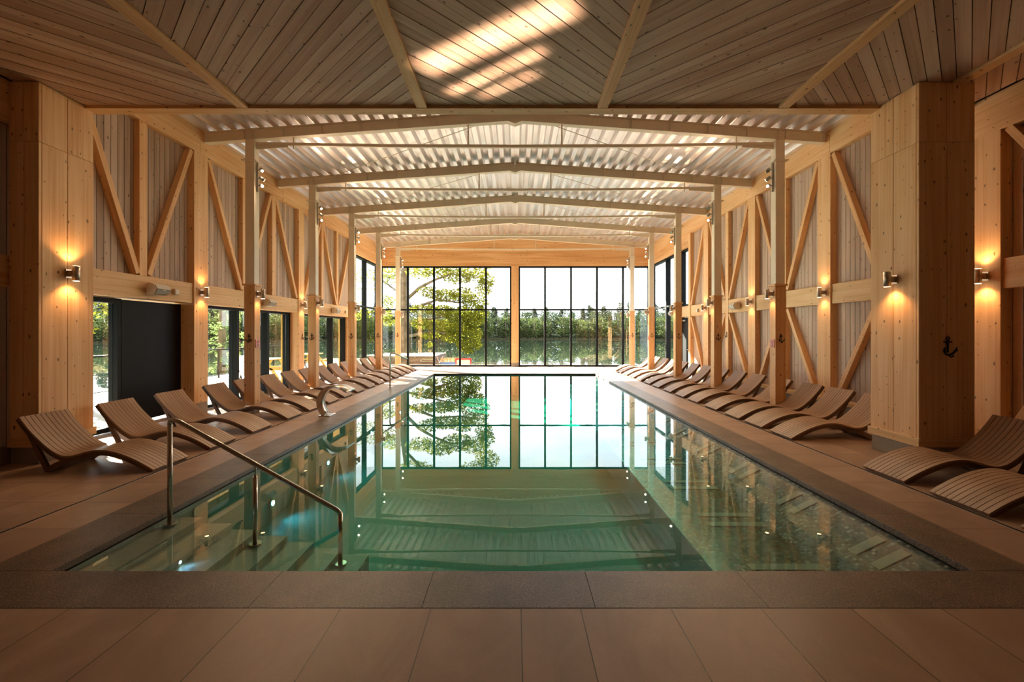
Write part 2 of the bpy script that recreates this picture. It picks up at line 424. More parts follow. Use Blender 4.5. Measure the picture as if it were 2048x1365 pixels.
cp = MB()
def coping_run(x0, x1, y0, y1, n, axis):
    for i in range(n):
        a, b = i/n, (i+1)/n
        if axis == 0: cp.box(x0+(x1-x0)*a+.0006, x0+(x1-x0)*b-.0006, y0, y1, -.016, .0015)
        else: cp.box(x0, x1, y0+(y1-y0)*a+.0006, y0+(y1-y0)*b-.0006, -.05, .0015)
coping_run(CX0, CX1, CY0, PY0, 7, 0)
coping_run(CX0, CX1, PY1, CY1, 7, 0)
coping_run(CX0, PX0, PY0, PY1, 15, 1)
coping_run(PX1, CX1, PY0, PY1, 15, 1)
og = MB()  # black strips paint the shade in the overflow slot below the coping
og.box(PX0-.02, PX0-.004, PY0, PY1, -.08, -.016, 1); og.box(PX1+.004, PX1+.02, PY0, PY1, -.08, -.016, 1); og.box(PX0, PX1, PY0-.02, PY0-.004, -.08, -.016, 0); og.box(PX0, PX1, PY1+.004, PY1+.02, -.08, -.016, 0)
cpo_ = struct(bevel(cp.build('pool_coping', M['coping']), .0025, 1), 'speckled brown granite coping around the pool')
og.build('overflow_gap_shade', M['black'], cpo_)

# basin (depths as they look through the water)
ZF = -.84; BX = 1.70; zw = -.055; BZ = -.35; SX = 2.67
ba = MB(); tt = .032
def pane_uv(x0,y0,x1,y1): return [(x0/tt,y0/tt),(x1/tt,y0/tt),(x1/tt,y1/tt),(x0/tt,y1/tt)]
def q(pts, uv, mi=0): ba.quad(pts, uv, mi)
ZT = -.065
q([(PX0,PY0,ZF),(BX,PY0,ZF),(BX,PY1,ZF),(PX0,PY1,ZF)], pane_uv(PX0,PY0,BX,PY1))
q([(PX0-.10,PY0-.1,ZT),(PX0,PY0-.1,ZT),(PX0,PY1+.1,ZT),(PX0-.1,PY1+.1,ZT)], pane_uv(0,PY0,.1,PY1))
q([(PX0,PY0,ZF),(PX0,PY1,ZF),(PX0,PY1,ZT),(PX0,PY0,ZT)], pane_uv(PY0,ZF,PY1,ZT))
q([(PX0,PY1,ZF),(PX1,PY1,ZF),(PX1,PY1,ZT),(PX0,PY1,ZT)], pane_uv(PX0,ZF,PX1,ZT))
q([(PX1,PY0,ZF),(PX0,PY0,ZF),(PX0,PY0,ZT),(PX1,PY0,ZT)], pane_uv(PX1,ZF,PX0,ZT))
basin = struct(ba.build('pool_basin', M['pooltile']), 'pool basin lined with pale green looking mosaic')
mo = MB(); sl = math.hypot(PX1-SX, ZT-BZ)
mo.quad([(BX,PY0,BZ),(SX,PY0,BZ),(SX,PY1,BZ),(BX,PY1,BZ)], [(BX,PY0),(SX,PY0),(SX,PY1),(BX,PY1)])
mo.quad([(SX,PY0,BZ),(PX1,PY0,ZT),(PX1,PY1,ZT),(SX,PY1,BZ)], [(SX,PY0),(SX+sl,PY0),(SX+sl,PY1),(SX,PY1)])
mo.build('massage_bench', M['mosaic'], basin)['label'] = 'dark speckled mosaic bench with sloping back along the right side'
mo = MB(); mo.quad([(BX,PY1,ZF),(BX,PY0,ZF),(BX,PY0,BZ),(BX,PY1,BZ)], pane_uv(PY1,ZF,PY0,BZ))
mo.build('bench_front', M['bluetile'], basin)['label'] = 'bluish tiled front of the bench'
def slope(t): return (SX+(PX1-SX)*t, BZ+(ZT-BZ)*t)
for i in range(13):
    yc = 3.84 + 1.13*i
    for dy in (-.125, .125):
        sb = MB()
        sb.box(2.04, SX-.01, yc+dy-.05, yc+dy+.05, BZ, BZ+.006)
        sb.build('tile_stripe', M['stripe'], basin)
        (xa, za), (xb, zb) = slope(.45), slope(.88); sb = MB()
        sb.prism([(xa,za),(xb,zb),(xb-.003,zb+.007),(xa-.003,za+.007)], (0,yc+dy-.05,0), (1,0,0), (0,0,1), (0,.10,0))
        sb.build('back_stripe', M['stripe'], basin, fix=True)
sp_ = MB(); SY1 = 4.42
xs = [PX0, -3.03, -2.75, -2.485, -2.21, -1.95, -1.68, -1.42]
sm_ = []
for i in range(7):
    z = -.100 - .060*i
    b = len(sp_.v); x0, x1 = xs[i], xs[i+1]
    sp_.quad([(x0,PY0,z),(x1,PY0,z),(x1,SY1,z),(x0,SY1,z)], pane_uv(x0,PY0,x1,SY1))
    sp_.quad([(x1,PY0,ZF),(x1,SY1,ZF),(x1,SY1,z),(x1,PY0,z)], pane_uv(PY0,ZF,SY1,z))
    sp_.quad([(x0,SY1,ZF),(x0,SY1,z),(x1,SY1,z),(x1,SY1,ZF)], [(x0/tt,ZF/tt),(x0/tt,z/tt),(x1/tt,z/tt),(x1/tt,ZF/tt)])
sp_.build('pool_steps', M['steptile'], basin)
wa = MB(); wa.box(PX0-.10, PX1+.02, PY0-.04, PY1+.04, -1.1, zw)
struct(wa.build('pool_water', M['water']), 'clear green still pool water mirroring the end windows')

# underwater lamps
for i, (y, z) in enumerate(((4.62,-.30),(6.17,-.62),(8.0,-.60),(10.4,-.60),(13.0,-.60),(15.8,-.60))):
    x = PX0 if i else -2.75; k = 1 if i else .34
    e = empty('underwater_light', (x, y if i else 3.73, z if i else -.188)); 
    m1 = MB(); m1.cyl((.01*k,0,0), (1,0,0), .075*k, .02*k, 24); m1.build('bezel', M['chrome'], e)
    m2 = MB(); m2.cyl((.022*k,0,0), (1,0,0), .034*k, .006*k, 20); m2.build('lens', M['poolglow'], e)
    tag(e, 'round underwater lamp glowing on a step riser near the front rail' if i == 0 else
        '%s round lamp from the front in the left pool wall below water' % ORD[i-1], 'pool light', 'underwater lamps')
    spot(e, (.04,0,0), (1,0,-.05), 13 if i else .5, 130, 1, .03, (.32,.58,1))
for i, y in enumerate((4.71, 5.1, 6.35, 6.75)):
    m1 = MB(); m1.cyl((PX0+.004, y, -.16), (1,0,0), .05, .012, 20)
    m1.build('water_inlet', M['zinc'], basin)

# ------------------------------------------------------------------ walls
WX = 6.50; PLX = 6.63
ZM0, ZM1 = 2.286, 2.69          # middle beam
ZB0, ZB1 = 5.395, 5.925         # wall plate beam
PLN = .24
def planks(mb, side, y0, y1, z0, z1, w=.128):
    n = max(1, round((y1-y0)/w)); w = (y1-y0)/n
    for i in range(n):
        a = y0+i*w
        mb.box(side*PLX, side*(PLX+.03), a+.0055, a+w-.0055, z0, z1, 2)
def backing(mb, side, y0, y1, z0, z1):
    mb.box(side*(PLX+.025), side*(PLX+.27), y0, y1, z0, z1, 2, 1)
wl, wr = MB(), MB()
planks(wl, -1, 6.7, 18.45, ZM1-.05, ZB0+.05); backing(wl, -1, 6.7, 18.45, ZM0+.03, 6.1)
planks(wl, -1, -3.5, 6.7, PLN, 5.1); backing(wl, -1, -3.5, 6.7, 0, 6.1)
planks(wr, 1, 6.7, 17.05, PLN, ZB0+.05); backing(wr, 1, 6.7, 17.05, 0, 6.1)
planks(wr, 1, -3.5, 6.7, PLN, 5.1); backing(wr, 1, -3.5, 6.7, 0, 6.1)
wl.box(-6.90, -6.55, 18.45, ENDY+.2, ZB0-.45, 6.1, 1, 2); wr.box(6.55, 6.90, 17.05, ENDY+.2, ZB0-.45, 6.1, 1, 2)
WL = struct(wl.build('wall_left', [M['plank'], M['underlay'], M['pine']]), 'left timber framed wall clad in grey stained boards above the windows')
WR = struct(wr.build('wall_right', [M['plank'], M['underlay'], M['pine']]), 'right timber framed wall clad in grey stained boards')
W = {-1: WL, 1: WR}
def wbox(side, name, x0, x1, y0, y1, z0, z1, grain, m='pine'):
    b = MB(); b.box(side*x0, side*x1, y0, y1, z0, z1, grain)
    return bevel(b.build(name, M[m], W[side]), .005, 1)
def brace(side, yt, zt, yb, zb):
    b = MB(); b.beam((side*6.59, yt, zt), (side*6.59, yb, zb), .10, .145, (side,0,0)); return b
for side in (-1, 1):
    # wall plate beams in lengths
    for a, b in ((6.66, 9.40), (9.402, 12.8), (12.802, 18.0), (18.002, ENDY)):
        wbox(side, 'wall_plate_beam', WX, 6.75, a, b, ZB0, ZB1, 1)
    wbox(side, 'wall_plate_beam', WX, 6.75, -3.5, 6.60, 4.42, 4.935, 1)
def posts(side, lst):
    for (y, w, z0, z1, face) in lst:
        wbox(side, 'timber_post', face, 6.72 if side > 0 else (6.90 if z0 < 1 else 6.72), y-w/2, y+w/2, z0, z1, 2)
posts(-1, [(9.43,.42,PLN,ZB0,WX), (13.865,.36,PLN,ZB0,WX), (18.3,.36,PLN,ZB0,WX),
           (12.30,.20,ZM1,ZB0,WX+.01), (15.40,.17,ZM1,ZB0,WX+.01), (8.00,.17,ZM1,ZB0,WX+.03), (11.0,.17,ZM1,ZB0,WX+.03), (16.75,.17,ZM1,ZB0,WX+.03)])
posts(1, [(6.30,.42,PLN,4.42,WX), (9.58,.40,PLN,ZB0,WX), (12.51,.37,PLN,ZB0,WX), (15.52,.40,PLN,ZB0,WX), (18.35,.30,0,ZB0,WX),
          (14.02,.20,PLN,ZB0,WX+.02), (11.06,.20,PLN,ZB0,WX+.02), (8.05,.20,PLN,ZB0,WX+.02), (17.0,.20,PLN,ZB0,WX+.01)])
def addbrace(side, y0, z0, y1, z1):
    bevel(brace(side, y0, z0, y1, z1).build('diagonal_brace', M['pine'], W[side]), .004, 1)
# upper braces: tops at the main frames, feet meeting on the middle beam
for (yt, yb) in ((6.85,7.88),(9.18,8.12),(9.70,10.88),(12.18,11.12),(12.42,13.62),(15.3,14.12),(15.5,16.63),(18.1,16.87)):
    addbrace(-1, yt, ZB0-.02, yb, ZM1+.03)
for (yt, yb) in ((6.85,7.9),(9.34,8.2),(9.82,10.92),(12.29,11.2),(12.73,13.88),(15.28,14.16),(15.76,16.86)):
    addbrace(1, yt, ZB0-.02, yb, ZM1+.03)
for (yb, yt) in ((6.85,7.9),(9.30,8.2),(9.86,10.92),(12.25,11.2),(12.77,13.88),(15.25,14.16),(15.80,16.86)):
    addbrace(1, yt, ZM0-.03, yb, PLN+.06)
addbrace(1, 6.02, 4.42, 4.9, ZM1+.05); addbrace(1, 4.9, ZM0, 6.02, PLN+.1)
for (a, b) in ((6.66,9.22),(9.64,13.685),(14.045,18.12)):
    wbox(-1, 'middle_beam', WX+.03, 6.90, a, b, ZM0, ZM1, 1, 'pine_light')
wbox(-1, 'middle_beam', WX+.03, 6.72, -3.5, 5.9, ZM0, ZM1, 1)
for (a, b) in ((6.66,9.38),(9.78,12.325),(12.695,15.32),(15.72,16.9),(17.1,18.2)):
    wbox(1, 'middle_beam', WX+.03, 6.72, a, b, ZM0, ZM1, 1, 'pine_light')
wbox(1, 'middle_beam', WX+.03, 6.72, -3.5, 6.09, ZM0, ZM1, 1)
# plinths
for side, runs in ((-1, ((9.22,9.64),(13.685,14.045),(18.12,18.48),(-3.5,5.9))), (1, ((6.66,17.1),(-3.5,5.9)))):
    for a, b in runs:
        c = MB(); c.box(side*(WX+.01), side*(6.9 if side < 0 else 6.74), a, b, 0, PLN, 1); c.build('concrete_plinth', M['concrete'], W[side])
bb = MB(); bb.box(WX-.02, WX+.14, 6.68, 17.1, PLN, PLN+.09, 1); struct(bevel(bb.build('baseboard_right', M['pine_light']), .004, 1), 'pale pine board along the foot of the right wall')
# back wall behind the viewer
bk = MB()
n = 104
for i in range(n):
    x = -6.9+13.8*i/n; bk.box(x+.004, x+13.8/n-.004, -3.53, -3.5, 0, 5.1, 2)
bk.box(-6.9, 6.9, -3.7, -3.53, 0, 5.2, 2)
struct(bk.build('wall_back', M['lounger_frame']), 'back wall of stained boards')
# end wall: boarded band above the windows and a centre post
en = MB()
zz = 4.94
for hgt in (.36, .36, .36, .36, .36):
    en.box(-6.9, 6.9, ENDY, ENDY+.2, zz+.002, zz+hgt-.002, 0); zz += hgt
WE = struct(en.build('wall_end', M['pine']), 'band of pine boards above the end windows')
cpo = MB(); cpo.box(-.18, .18, ENDY-.06, ENDY+.16, .30, 4.94, 2); bevel(cpo.build('timber_post', M['pine'], WE), .005, 1)
cpo = MB(); cpo.box(-.185, .185, ENDY-.065, ENDY+.165, .20, .30, 0); cpo.build('post_collar', M['pine_light'], WE)
cpo = MB(); cpo.box(-.18, .18, ENDY-.06, ENDY+.16, 0, .20, 0); cpo.build('concrete_plinth', M['concrete'], WE)
for x in (-6.72, 6.72):
    cpo = MB(); cpo.box(x-.12, x+.12, ENDY-.02, ENDY+.2, 0, 4.94, 2); cpo.build('corner_post', M['black'], WE)

# ------------------------------------------------------------------ windows and doors
def glazing(name, origin, ux, uz_list, xs, fw=.055, dep=.10, nrm=(0,-1,0), label=None, mw=.06, mdep=None):
    """frame in the plane through origin along ux; xs = mullion positions, uz_list = heights of sill, transoms, head"""
    o = Vector(origin); ux = Vector(ux); nv = Vector(nrm); mdep = mdep or dep
    e = empty(name, o); struct(e, label)
    L0, L1 = xs[0], xs[-1]; z0, z1 = uz_list[0], uz_list[-1]
    def bar(pn, a0, a1, h0, h1, d, w=0):
        b = MB(); c = ux*((a0+a1)/2) + Vector((0,0,(h0+h1)/2))
        b.obox(c, ux, nv, (0,0,1), (a1-a0)/2, d/2, (h1-h0)/2, 0); b.build(pn, M['black'], e)
    bar('sill_frame', L0, L1, z0, z0+fw, dep); bar('head_frame', L0, L1, z1-fw, z1, dep)
    bar('jamb_frame', L0, L0+fw, z0+fw, z1-fw, dep); bar('jamb_frame', L1-fw, L1, z0+fw, z1-fw, dep)
    for x in xs[1:-1]: bar('mullion', x-mw/2, x+mw/2, z0+fw, z1-fw, mdep)
    for z in uz_list[1:-1]:
        for i in range(len(xs)-1):
            a = xs[i]+(fw if i == 0 else mw/2); b_ = xs[i+1]-(fw if i == len(xs)-2 else mw/2)
            bar('transom', a, b_, z-.035, z+.035, dep*.9)
    for i in range(len(xs)-1):
        a = xs[i]+(fw if i == 0 else mw/2); b_ = xs[i+1]-(fw if i == len(xs)-2 else mw/2)
        zs = [z0+fw] + [z for z in uz_list[1:-1]] + [z1-fw]
        for j in range(len(zs)-1):
            b = MB(); h0 = zs[j]+(.035 if j else 0); h1 = zs[j+1]-(.035 if j < len(zs)-2 else 0)
            c = ux*((a+b_)/2)+Vector((0,0,(h0+h1)/2))
            b.obox(c, ux, nv, (0,0,1), (b_-a)/2, .006, (h1-h0)/2); b.build('glass_pane', M['glass'], e)
    return e
Y = ENDY+.05
glazing('window_1', (0,Y,0), (1,0,0), [.0, 2.80, 4.94], [-6.6,-5.28,-3.99,-2.71,-1.43,-.18], label='left half of the tall end window facing the lake and the tree', mw=.095, fw=.075)
glazing('window_2', (0,Y,0), (1,0,0), [.0, 2.80, 4.94], [.18,1.48,2.76,4.04,5.32,6.6], label='right half of the tall end window facing the lake', mw=.095, fw=.075)
GX = 6.85
glazing('window_3', (-GX,0,0), (0,1,0), [.03, 2.27], [6.75, 7.83], nrm=(1,0,0), dep=.16, label='narrow left window between the pillar and the black panel', fw=.08)
glazing('window_4', (-GX,0,0), (0,1,0), [.03, 2.28], [9.64, 11.09, 12.46, 13.66], nrm=(1,0,0), dep=.2, label='left window with three panes beside the first column', mw=.09, fw=.06)
glazing('window_5', (-GX,0,0), (0,1,0), [.03, 2.28], [14.05, 15.42, 16.85, 18.1], nrm=(1,0,0), dep=.2, label='left window with three panes beside the second column', mw=.09, fw=.06)
glazing('window_6', (-GX+.12,0,0), (0,1,0), [.03, 2.82, 4.95], [18.5, 20.3, 22.2], nrm=(1,0,0), dep=.2, label='tall left corner window', mw=.09, fw=.07)
glazing('window_7', (GX-.12,0,0), (0,1,0), [.03, 2.82, 4.95], [18.5, 20.0, 22.2], nrm=(1,0,0), dep=.2, label='tall right corner window', mw=.09, fw=.07)
glazing('window_8', (GX-.12,0,0), (0,1,0), [2.70, 4.95], [17.1, 18.2], nrm=(1,0,0), dep=.16, label='dark fanlight above the black door', fw=.08)
d1 = empty('door_1', (GX-.16, 17.65, 0)); struct(d1, 'black door in the right wall next to the corner window')
b = MB(); b.box(-.03,.03,-.46,.46,.03,2.26,2); b.build('door_leaf', M['black'], d1)
b = MB(); b.box(-.06,.08,-.55,-.46,.0,2.29,2); b.box(-.06,.08,.46,.55,0,2.29,2); b.build('door_frame', M['black'], d1)
b = MB(); b.cyl((-.06,-.32,1.02),(1,0,0),.012,.08); b.cyl((-.10,-.25,1.02),(0,1,0),.011,.16); b.build('door_handle', M['chrome'], d1)
b = MB(); b.box(-.07,-.03,.05,.42,2.12,2.18,1); b.build('door_closer', M['chrome'], d1)
d2 = empty('door_2', (-6.80, 8.52, 0)); struct(d2, 'wide matt black sliding panel in the left wall')
b = MB(); b.box(-.03,.03,-.70,.70,.10,2.26,2); b.build('door_leaf', M['blackpanel'], d2)
b = MB(); b.box(-.05,.05,-.70,.70,.0,.05,2); b.build('floor_track', M['chrome'], d2)

# ------------------------------------------------------------------ pillars
def pillar(side, xin, xout, y0, y1, label):
    p = empty('timber_pillar', (side*(xin+xout)/2, (y0+y1)/2, 0)); struct(p, label)
    cx, cy = side*(xin+xout)/2, (y0+y1)/2; hx, hy = abs(xout-xin)/2, (y1-y0)/2
    def lb(n, x0, x1, ya, yb, z0, z1, g, m='pine'):
        b = MB(); b.box(x0, x1, ya, yb, z0, z1, g); bevel(b.build(n, M[m], p), .004, 1)
    lb('pillar_core', -hx+.04, hx-.04, -hy+.04, hy-.04, PLN, 5.0, 2)
    s = -side                                   # pool side
    for ya, yb in ((-hy+.042, -.002), (.002, hy)):
        for z0, z1 in ((PLN, 4.15), (4.153, 4.92)):
            lb('cladding_board', s*(hx-.04), s*hx, ya, yb, z0, z1, 2)
    for xa, xb in ((-hx, -.002), (.002, hx)):
        for z0, z1 in ((PLN, 4.15), (4.153, 4.92)):
            lb('cladding_board', xa, xb, -hy, -hy+.04, z0, z1, 2)
    lb('foot_board', s*(hx+.0), s*(hx+.025), -hy-.025, hy+.025, PLN-.02, PLN+.09, 1, 'pine_light')
    lb('foot_board', -hx, hx, -hy-.025, -hy, PLN-.02, PLN+.09, 0)
    lb('concrete_plinth', -hx+.01, hx-.01, -hy+.01, hy-.01, 0, PLN-.02, 0, 'concrete')
    return p
pillar(1, 5.20, 5.92, 5.858, 6.657, 'square boarded timber pillar on the right near the camera')
pillar(-1, 6.12, 6.50, 5.845, 6.608, 'boarded timber pillar at the left edge near the camera')

# ------------------------------------------------------------------ boarded ceiling
ZC = 4.93; ribs = [-6.45, -3.87, -1.325, 1.245, 3.82, 6.45]
ce = MB()
def clip_strip(x0, x1, y0, y1, s, c0, c1):
    """polygon of the band c0 < x*s - y < c1 within the rectangle"""
    poly = [(x0,y0),(x1,y0),(x1,y1),(x0,y1)]
    def clip(poly, fn):
        out = []
        for i in range(len(poly)):
            a, b = poly[i], poly[(i+1) % len(poly)]; fa, fb = fn(a), fn(b)
            if fa >= 0: out.append(a)
            if fa*fb < 0:
                t = fa/(fa-fb); out.append((a[0]+(b[0]-a[0])*t, a[1]+(b[1]-a[1])*t))
        return out
    poly = clip(poly, lambda p: p[1]-p[0]*s-c0)
    if len(poly) > 2: poly = clip(poly, lambda p: c1-(p[1]-p[0]*s))
    return poly
bw = .135*math.sqrt(2)
for bay in range(5):
    x0, x1 = ribs[bay], ribs[bay+1]; s = 1 if bay % 2 == 0 else -1
    y0, y1 = -3.5, 6.64
    cmin = min(y-x*s for x in (x0,x1) for y in (y0,y1)); cmax = max(y-x*s for x in (x0,x1) for y in (y0,y1))
    c = cmin
    while c < cmax:
        pl = clip_strip(x0, x1, y0, y1, s, c+.0055, c+bw-.0055)
        if len(pl) > 2:
            d = Vector((1, s)).normalized(); nrm = Vector((-s, 1)).normalized()
            ou, ov = rnd.random()*40, rnd.random()*40; b = len(ce.v); k = len(pl); drop = .004 if int((c-cmin)/bw) % 2 else 0
            for z in (ZC-drop, ZC+.03):
                for p in pl: ce.v.append(Vector((p[0], p[1], z)))
            uv = [(Vector(p).dot(d)+ou, Vector(p).dot(nrm)+ov) for p in pl]
            ce.face([b+i for i in range(k)][::-1], uv[::-1]); ce.face([b+k+i for i in range(k)], uv)
            for i in range(k):
                j = (i+1) % k; ce.face([b+i, b+j, b+k+j, b+k+i], [uv[i], uv[j], uv[j], uv[i]])
        c += bw
ce.box(-6.9, 6.9, -3.6, 6.66, ZC+.028, ZC+.2, 1, 1)
CE = struct(ce.build('ceiling', [M['ceilboard'], M['underlay']], fix=True), 'ceiling of diagonal stained boards between pine ribs')
for i, x in enumerate(ribs[1:-1] + [5.71]):
    b = MB(); b.box(x-.074, x+.074, -3.5, 6.47, 4.886, ZC+.02, 1); bevel(b.build('ceiling_rib', M['pine'], CE), .004, 1)
b = MB(); b.box(-6.5, 6.5, 6.475, 6.66, 4.884, 5.0, 0); bevel(b.build('edge_beam', M['pine'], CE), .004, 1)
b = MB(); b.box(-6.9, 6.9, 6.60, 6.70, 5.0, 6.6, 0); b.build('gable_board', M['plank'], CE)

# ------------------------------------------------------------------ steel roof deck
def zroof(x): return 6.335 - abs(x)*(6.335-5.875)/6.475
rd = MB(); per, dp_ = .29, .105
xs_ = []; x = 0.0
prof = []
while x < 6.9:
    for (dx, up) in ((0,0),(.105,0),(.15,1),(.245,1)): prof.append((min(x+dx, 6.9), up))
    x += per
prof.append((6.9, prof[-1][1]))
for sgn in (-1, 1):
    b = len(rd.v); y0, y1 = 6.68, ENDY+1.4
    for t in (0, .012):
        for (px, up) in prof:
            z = zroof(px)+up*dp_+t
            rd.v.append(Vector((sgn*px, y0, z))); rd.v.append(Vector((sgn*px, y1, z)))
    n = len(prof)
    for i in range(n-1):
        for t in (0, 1):
            o = b+t*2*n; rd.face([o+2*i, o+2*i+1, o+2*i+3, o+2*i+2], [(0,0)]*4)
RD = struct(rd.build('roof_deck', M['zincdeck'], fix=False), 'corrugated galvanised steel roof deck over the pool')
b = MB(); 
for sgn in (-1, 1):
    b.obox((sgn*3.45, (6.6+ENDY+1.4)/2, zroof(3.45)+.22), (1,0,-sgn*.071), (0,1,0), (sgn*.071,0,1), 3.5, (ENDY+1.4-6.6)/2, .05)
b.build('roof_insulation', M['concrete'], RD)

# ------------------------------------------------------------------ steel portal frames
FY = [9.43, 12.34, 15.30, 18.30, 21.32]
CXC = 5.507; CW = .2176
def sconce(loc, side, up, down, label, watt=9):
    watt *= .58
    """side = +1 when the lamp hangs on a face that looks towards -x"""
    e = empty('wall_sconce', loc); d = -side
    b = MB(); b.cyl((d*.115,0,0),(0,0,1),.042,.20,24); b.build('lamp_shade', M['sconce'], e)
    b = MB(); b.box(0, d*.085, -.022,.022,-.04,.04,0); b.box(0, d*.012,-.04,.04,-.06,.06,0); b.build('bracket', M['sconce'], e)
    for on, s in ((up, 1), (down, -1)):
        b = MB(); b.cyl((d*.115,0,s*.101),(0,0,1),.036,.004,20); b.build('lamp_lens', M['glow'] if on else M['sconce'], e)
        if on: spot(e, (d*.105,0,s*.118), (-d*.12,0,s), watt, 125, .7, .03)
    tag(e, label, 'wall lamp', 'cylinder wall lamps'); return e
def frame(i, y):
    e = empty('portal_frame', (0, y, 0))
    tag(e, 'cream steel roof frame on two timber cased columns, %s from the camera' % ORD[i], 'steel frame', 'steel portal frames')
    yc = CW/2
    for s in (-1, 1):
        cx = s*CXC
        b = MB(); b.box(cx-.095, cx+.095, yc-.095, yc+.095, 2.70, 5.70, 2); bevel(b.build('steel_column', M['steel'], e), .008, 2)
        b = MB(); b.box(cx-.15, cx+.15, yc-.15, yc+.15, 5.25, 5.268, 2); b.build('flange_plate', M['steel'], e)
        b = MB(); b.box(cx-CW/2, cx+CW/2, 0, CW, .14, 2.66, 2); bevel(b.build('timber_casing', M['pine'], e), .006, 2)
        b = MB(); b.box(cx-.135, cx+.135, yc-.135, yc+.135, 2.66, 2.70, 0); bevel(b.build('casing_cap', M['pine'], e), .004, 1)
        b = MB(); b.box(cx-.10, cx+.10, yc-.10, yc+.10, 0, .14, 0); b.build('column_foot', M['concrete'], e)
        # rafter, an I section with stiffeners
        z0, z1 = 5.76, 6.22; x0 = s*6.475
        d = Vector((-x0, 0, z1-z0)).normalized(); up = Vector((0,1,0)).cross(d) ; up = up if up.z > 0 else -up
        mid = Vector((x0/2, yc, (z0+z1)/2)); L = Vector((x0,0,z1-z0)).length/2
        b = MB(); b.obox(mid, d, (0,1,0), up, L, .012, .10)
        b.obox(mid+up*.106, d, (0,1,0), up, L, .07, .007); b.obox(mid-up*.106, d, (0,1,0), up, L, .07, .007)
        for k in range(9):
            p = mid + d*(-L+.02+k*(2*L-.04)/8); b.obox(p, d, (0,1,0), up, .005, .062, .10)
        b.obox(Vector((cx, yc, z0+.072*1.0)), (1,0,0), (0,1,0), (0,0,1), .006, .066, .1)
        b.build('rafter', M['steel'], e)
        b = MB(); b.prism([(0,5.53),(0,5.68),(.66,5.66),(.66,5.575)], (s*(CXC-.095), yc-.012, 0), (-s,0,0), (0,0,1), (0,.024,0)); b.build('gusset_plate', M['steel'], e)
        b = MB(); b.beam((s*.98, yc, 5.62), (s*.98, yc, 6.04), .045, .03); b.build('strut', M['steel'], e)
        b = MB(); b.beam((s*4.63, yc, 5.54), (s*4.63, yc, 5.79), .05, .02); b.build('tie_clamp', M['steel'], e)
    b = MB(); P = [(-5.40,yc,5.645),(-2.6,yc,5.60),(0,yc,5.59),(2.6,yc,5.60),(5.40,yc,5.645)]
    for a, c in zip(P, P[1:]): b.beam(a, c, .06, .06)
    b.build('tie_beam', M['steel'], e)
    b = MB(); b.prism([(-.17,6.10),(0,6.04),(.17,6.10),(0,6.14)], (0, yc-.08, 0), (1,0,0), (0,0,1), (0,.16,0)); b.build('ridge_plate', M['steel'], e)
    return e
SIDEN = {-1: 'left', 1: 'right'}
def anchor(loc, rz, label, sc=1):
    e = MB(); k = sc
    e.tube([(0,-.012,.06*k),(0,-.012,-.05*k)], .007*k, 8)
    ring = [(math.cos(a)*.014*k, -.012, .072*k+math.sin(a)*.014*k) for a in [i*2*math.pi/12 for i in range(13)]]
    e.tube(ring, .005*k, 6)
    e.tube([(-.034*k,-.012,.042*k),(.034*k,-.012,.042*k)], .006*k, 8)
    arc = [(math.sin(a)*.05*k, -.012-.018*k*abs(math.sin(a)), -.018*k-math.cos(a)*.05*k) for a in [R(-80+16*i) for i in range(11)]]
    e.tube(arc, .008*k, 8)
    for s in (-1, 1): e.tube([(s*.05*k,-.03*k,-.035*k),(s*.05*k,-.034*k,-.002*k)], .008*k, 6, radii=[.012*k,.003*k])
    e.tube([(0,-.012,-.065*k),(0,-.04*k,-.085*k),(0,-.06*k,-.075*k)], .008*k, 8)
    e.tube([(0,0,.03*k),(0,-.014,.03*k)], .012*k, 8)
    o = e.build('anchor_hook', M['iron'], loc=loc); o.rotation_euler = (0,0,rz)
    tag(o, label, 'hook', 'anchor shaped hooks'); return o
for i, y in enumerate(FY):
    frame(i, y)
    for s in (-1, 1):
        fx = s*(CXC-CW/2)
        sconce((fx, y+CW/2, 2.50), s, False, True, 'metal cylinder lamp on the %s column of the %s row' % (ORD[i], SIDEN[s]), 6)
        anchor((s*CXC, y, 1.57), 0, 'black anchor hook on the front of the %s column in the %s row' % (ORD[i], SIDEN[s]), 1.05)
        # spotlight bar near the column top
        e = empty('spotlight_bar', (s*(CXC-.095), y+CW/2, 4.94))
        b = MB(); b.box(-s*.035, 0, -.018,.018,-.30,.30, 2); b.build('mounting_rail', M['zinc'], e)
        for k, (z, dv) in enumerate(((.16,(-s*.5,-.55,-.55)),(-.02,(-s*.9,.4,-.7)),(-.17,(-s*.6,-.6,-.35)))):
            d = Vector(dv).normalized(); c = Vector((-s*.10,0,z))
            b = MB(); b.cyl(c+d*.01, d, .036, .10, 16); b.beam((-s*.035,0,z),c,.02,.02); hd = b.build('spot_head', M['zinc'], e)
            b = MB(); b.cyl(c+d*.063, d, .025, .006, 16); lit = k != 1 and (s < 0 or k == 2 or i > 2); b.build('bulb', M['bulb'] if lit else M['zinc'], hd)
            if lit: spot(e, c+d*.075, d, 34 if s < 0 or i > 2 else 60, 150, .6, .018, (1,.68,.40))
        tag(e, 'bar of small lit spotlights at the top of the %s column, %s row' % (ORD[i], SIDEN[s]), 'spotlight', 'column spotlight bars')
for i in range(4):
    for s in (-1, 1):
        b = MB(); b.tube([(s*5.0, FY[i+1]+.03, zroof(5.0)-.06), (s*.3, FY[i]+.19, zroof(.3)-.06)], .008, 6)
        o = b.build('bracing_rod', M['steel']); tag(o, 'thin steel bracing rod on the %s between roof frames %d and %d from the front' % (SIDEN[s], i+1, i+2), 'rod', 'roof bracing rods')
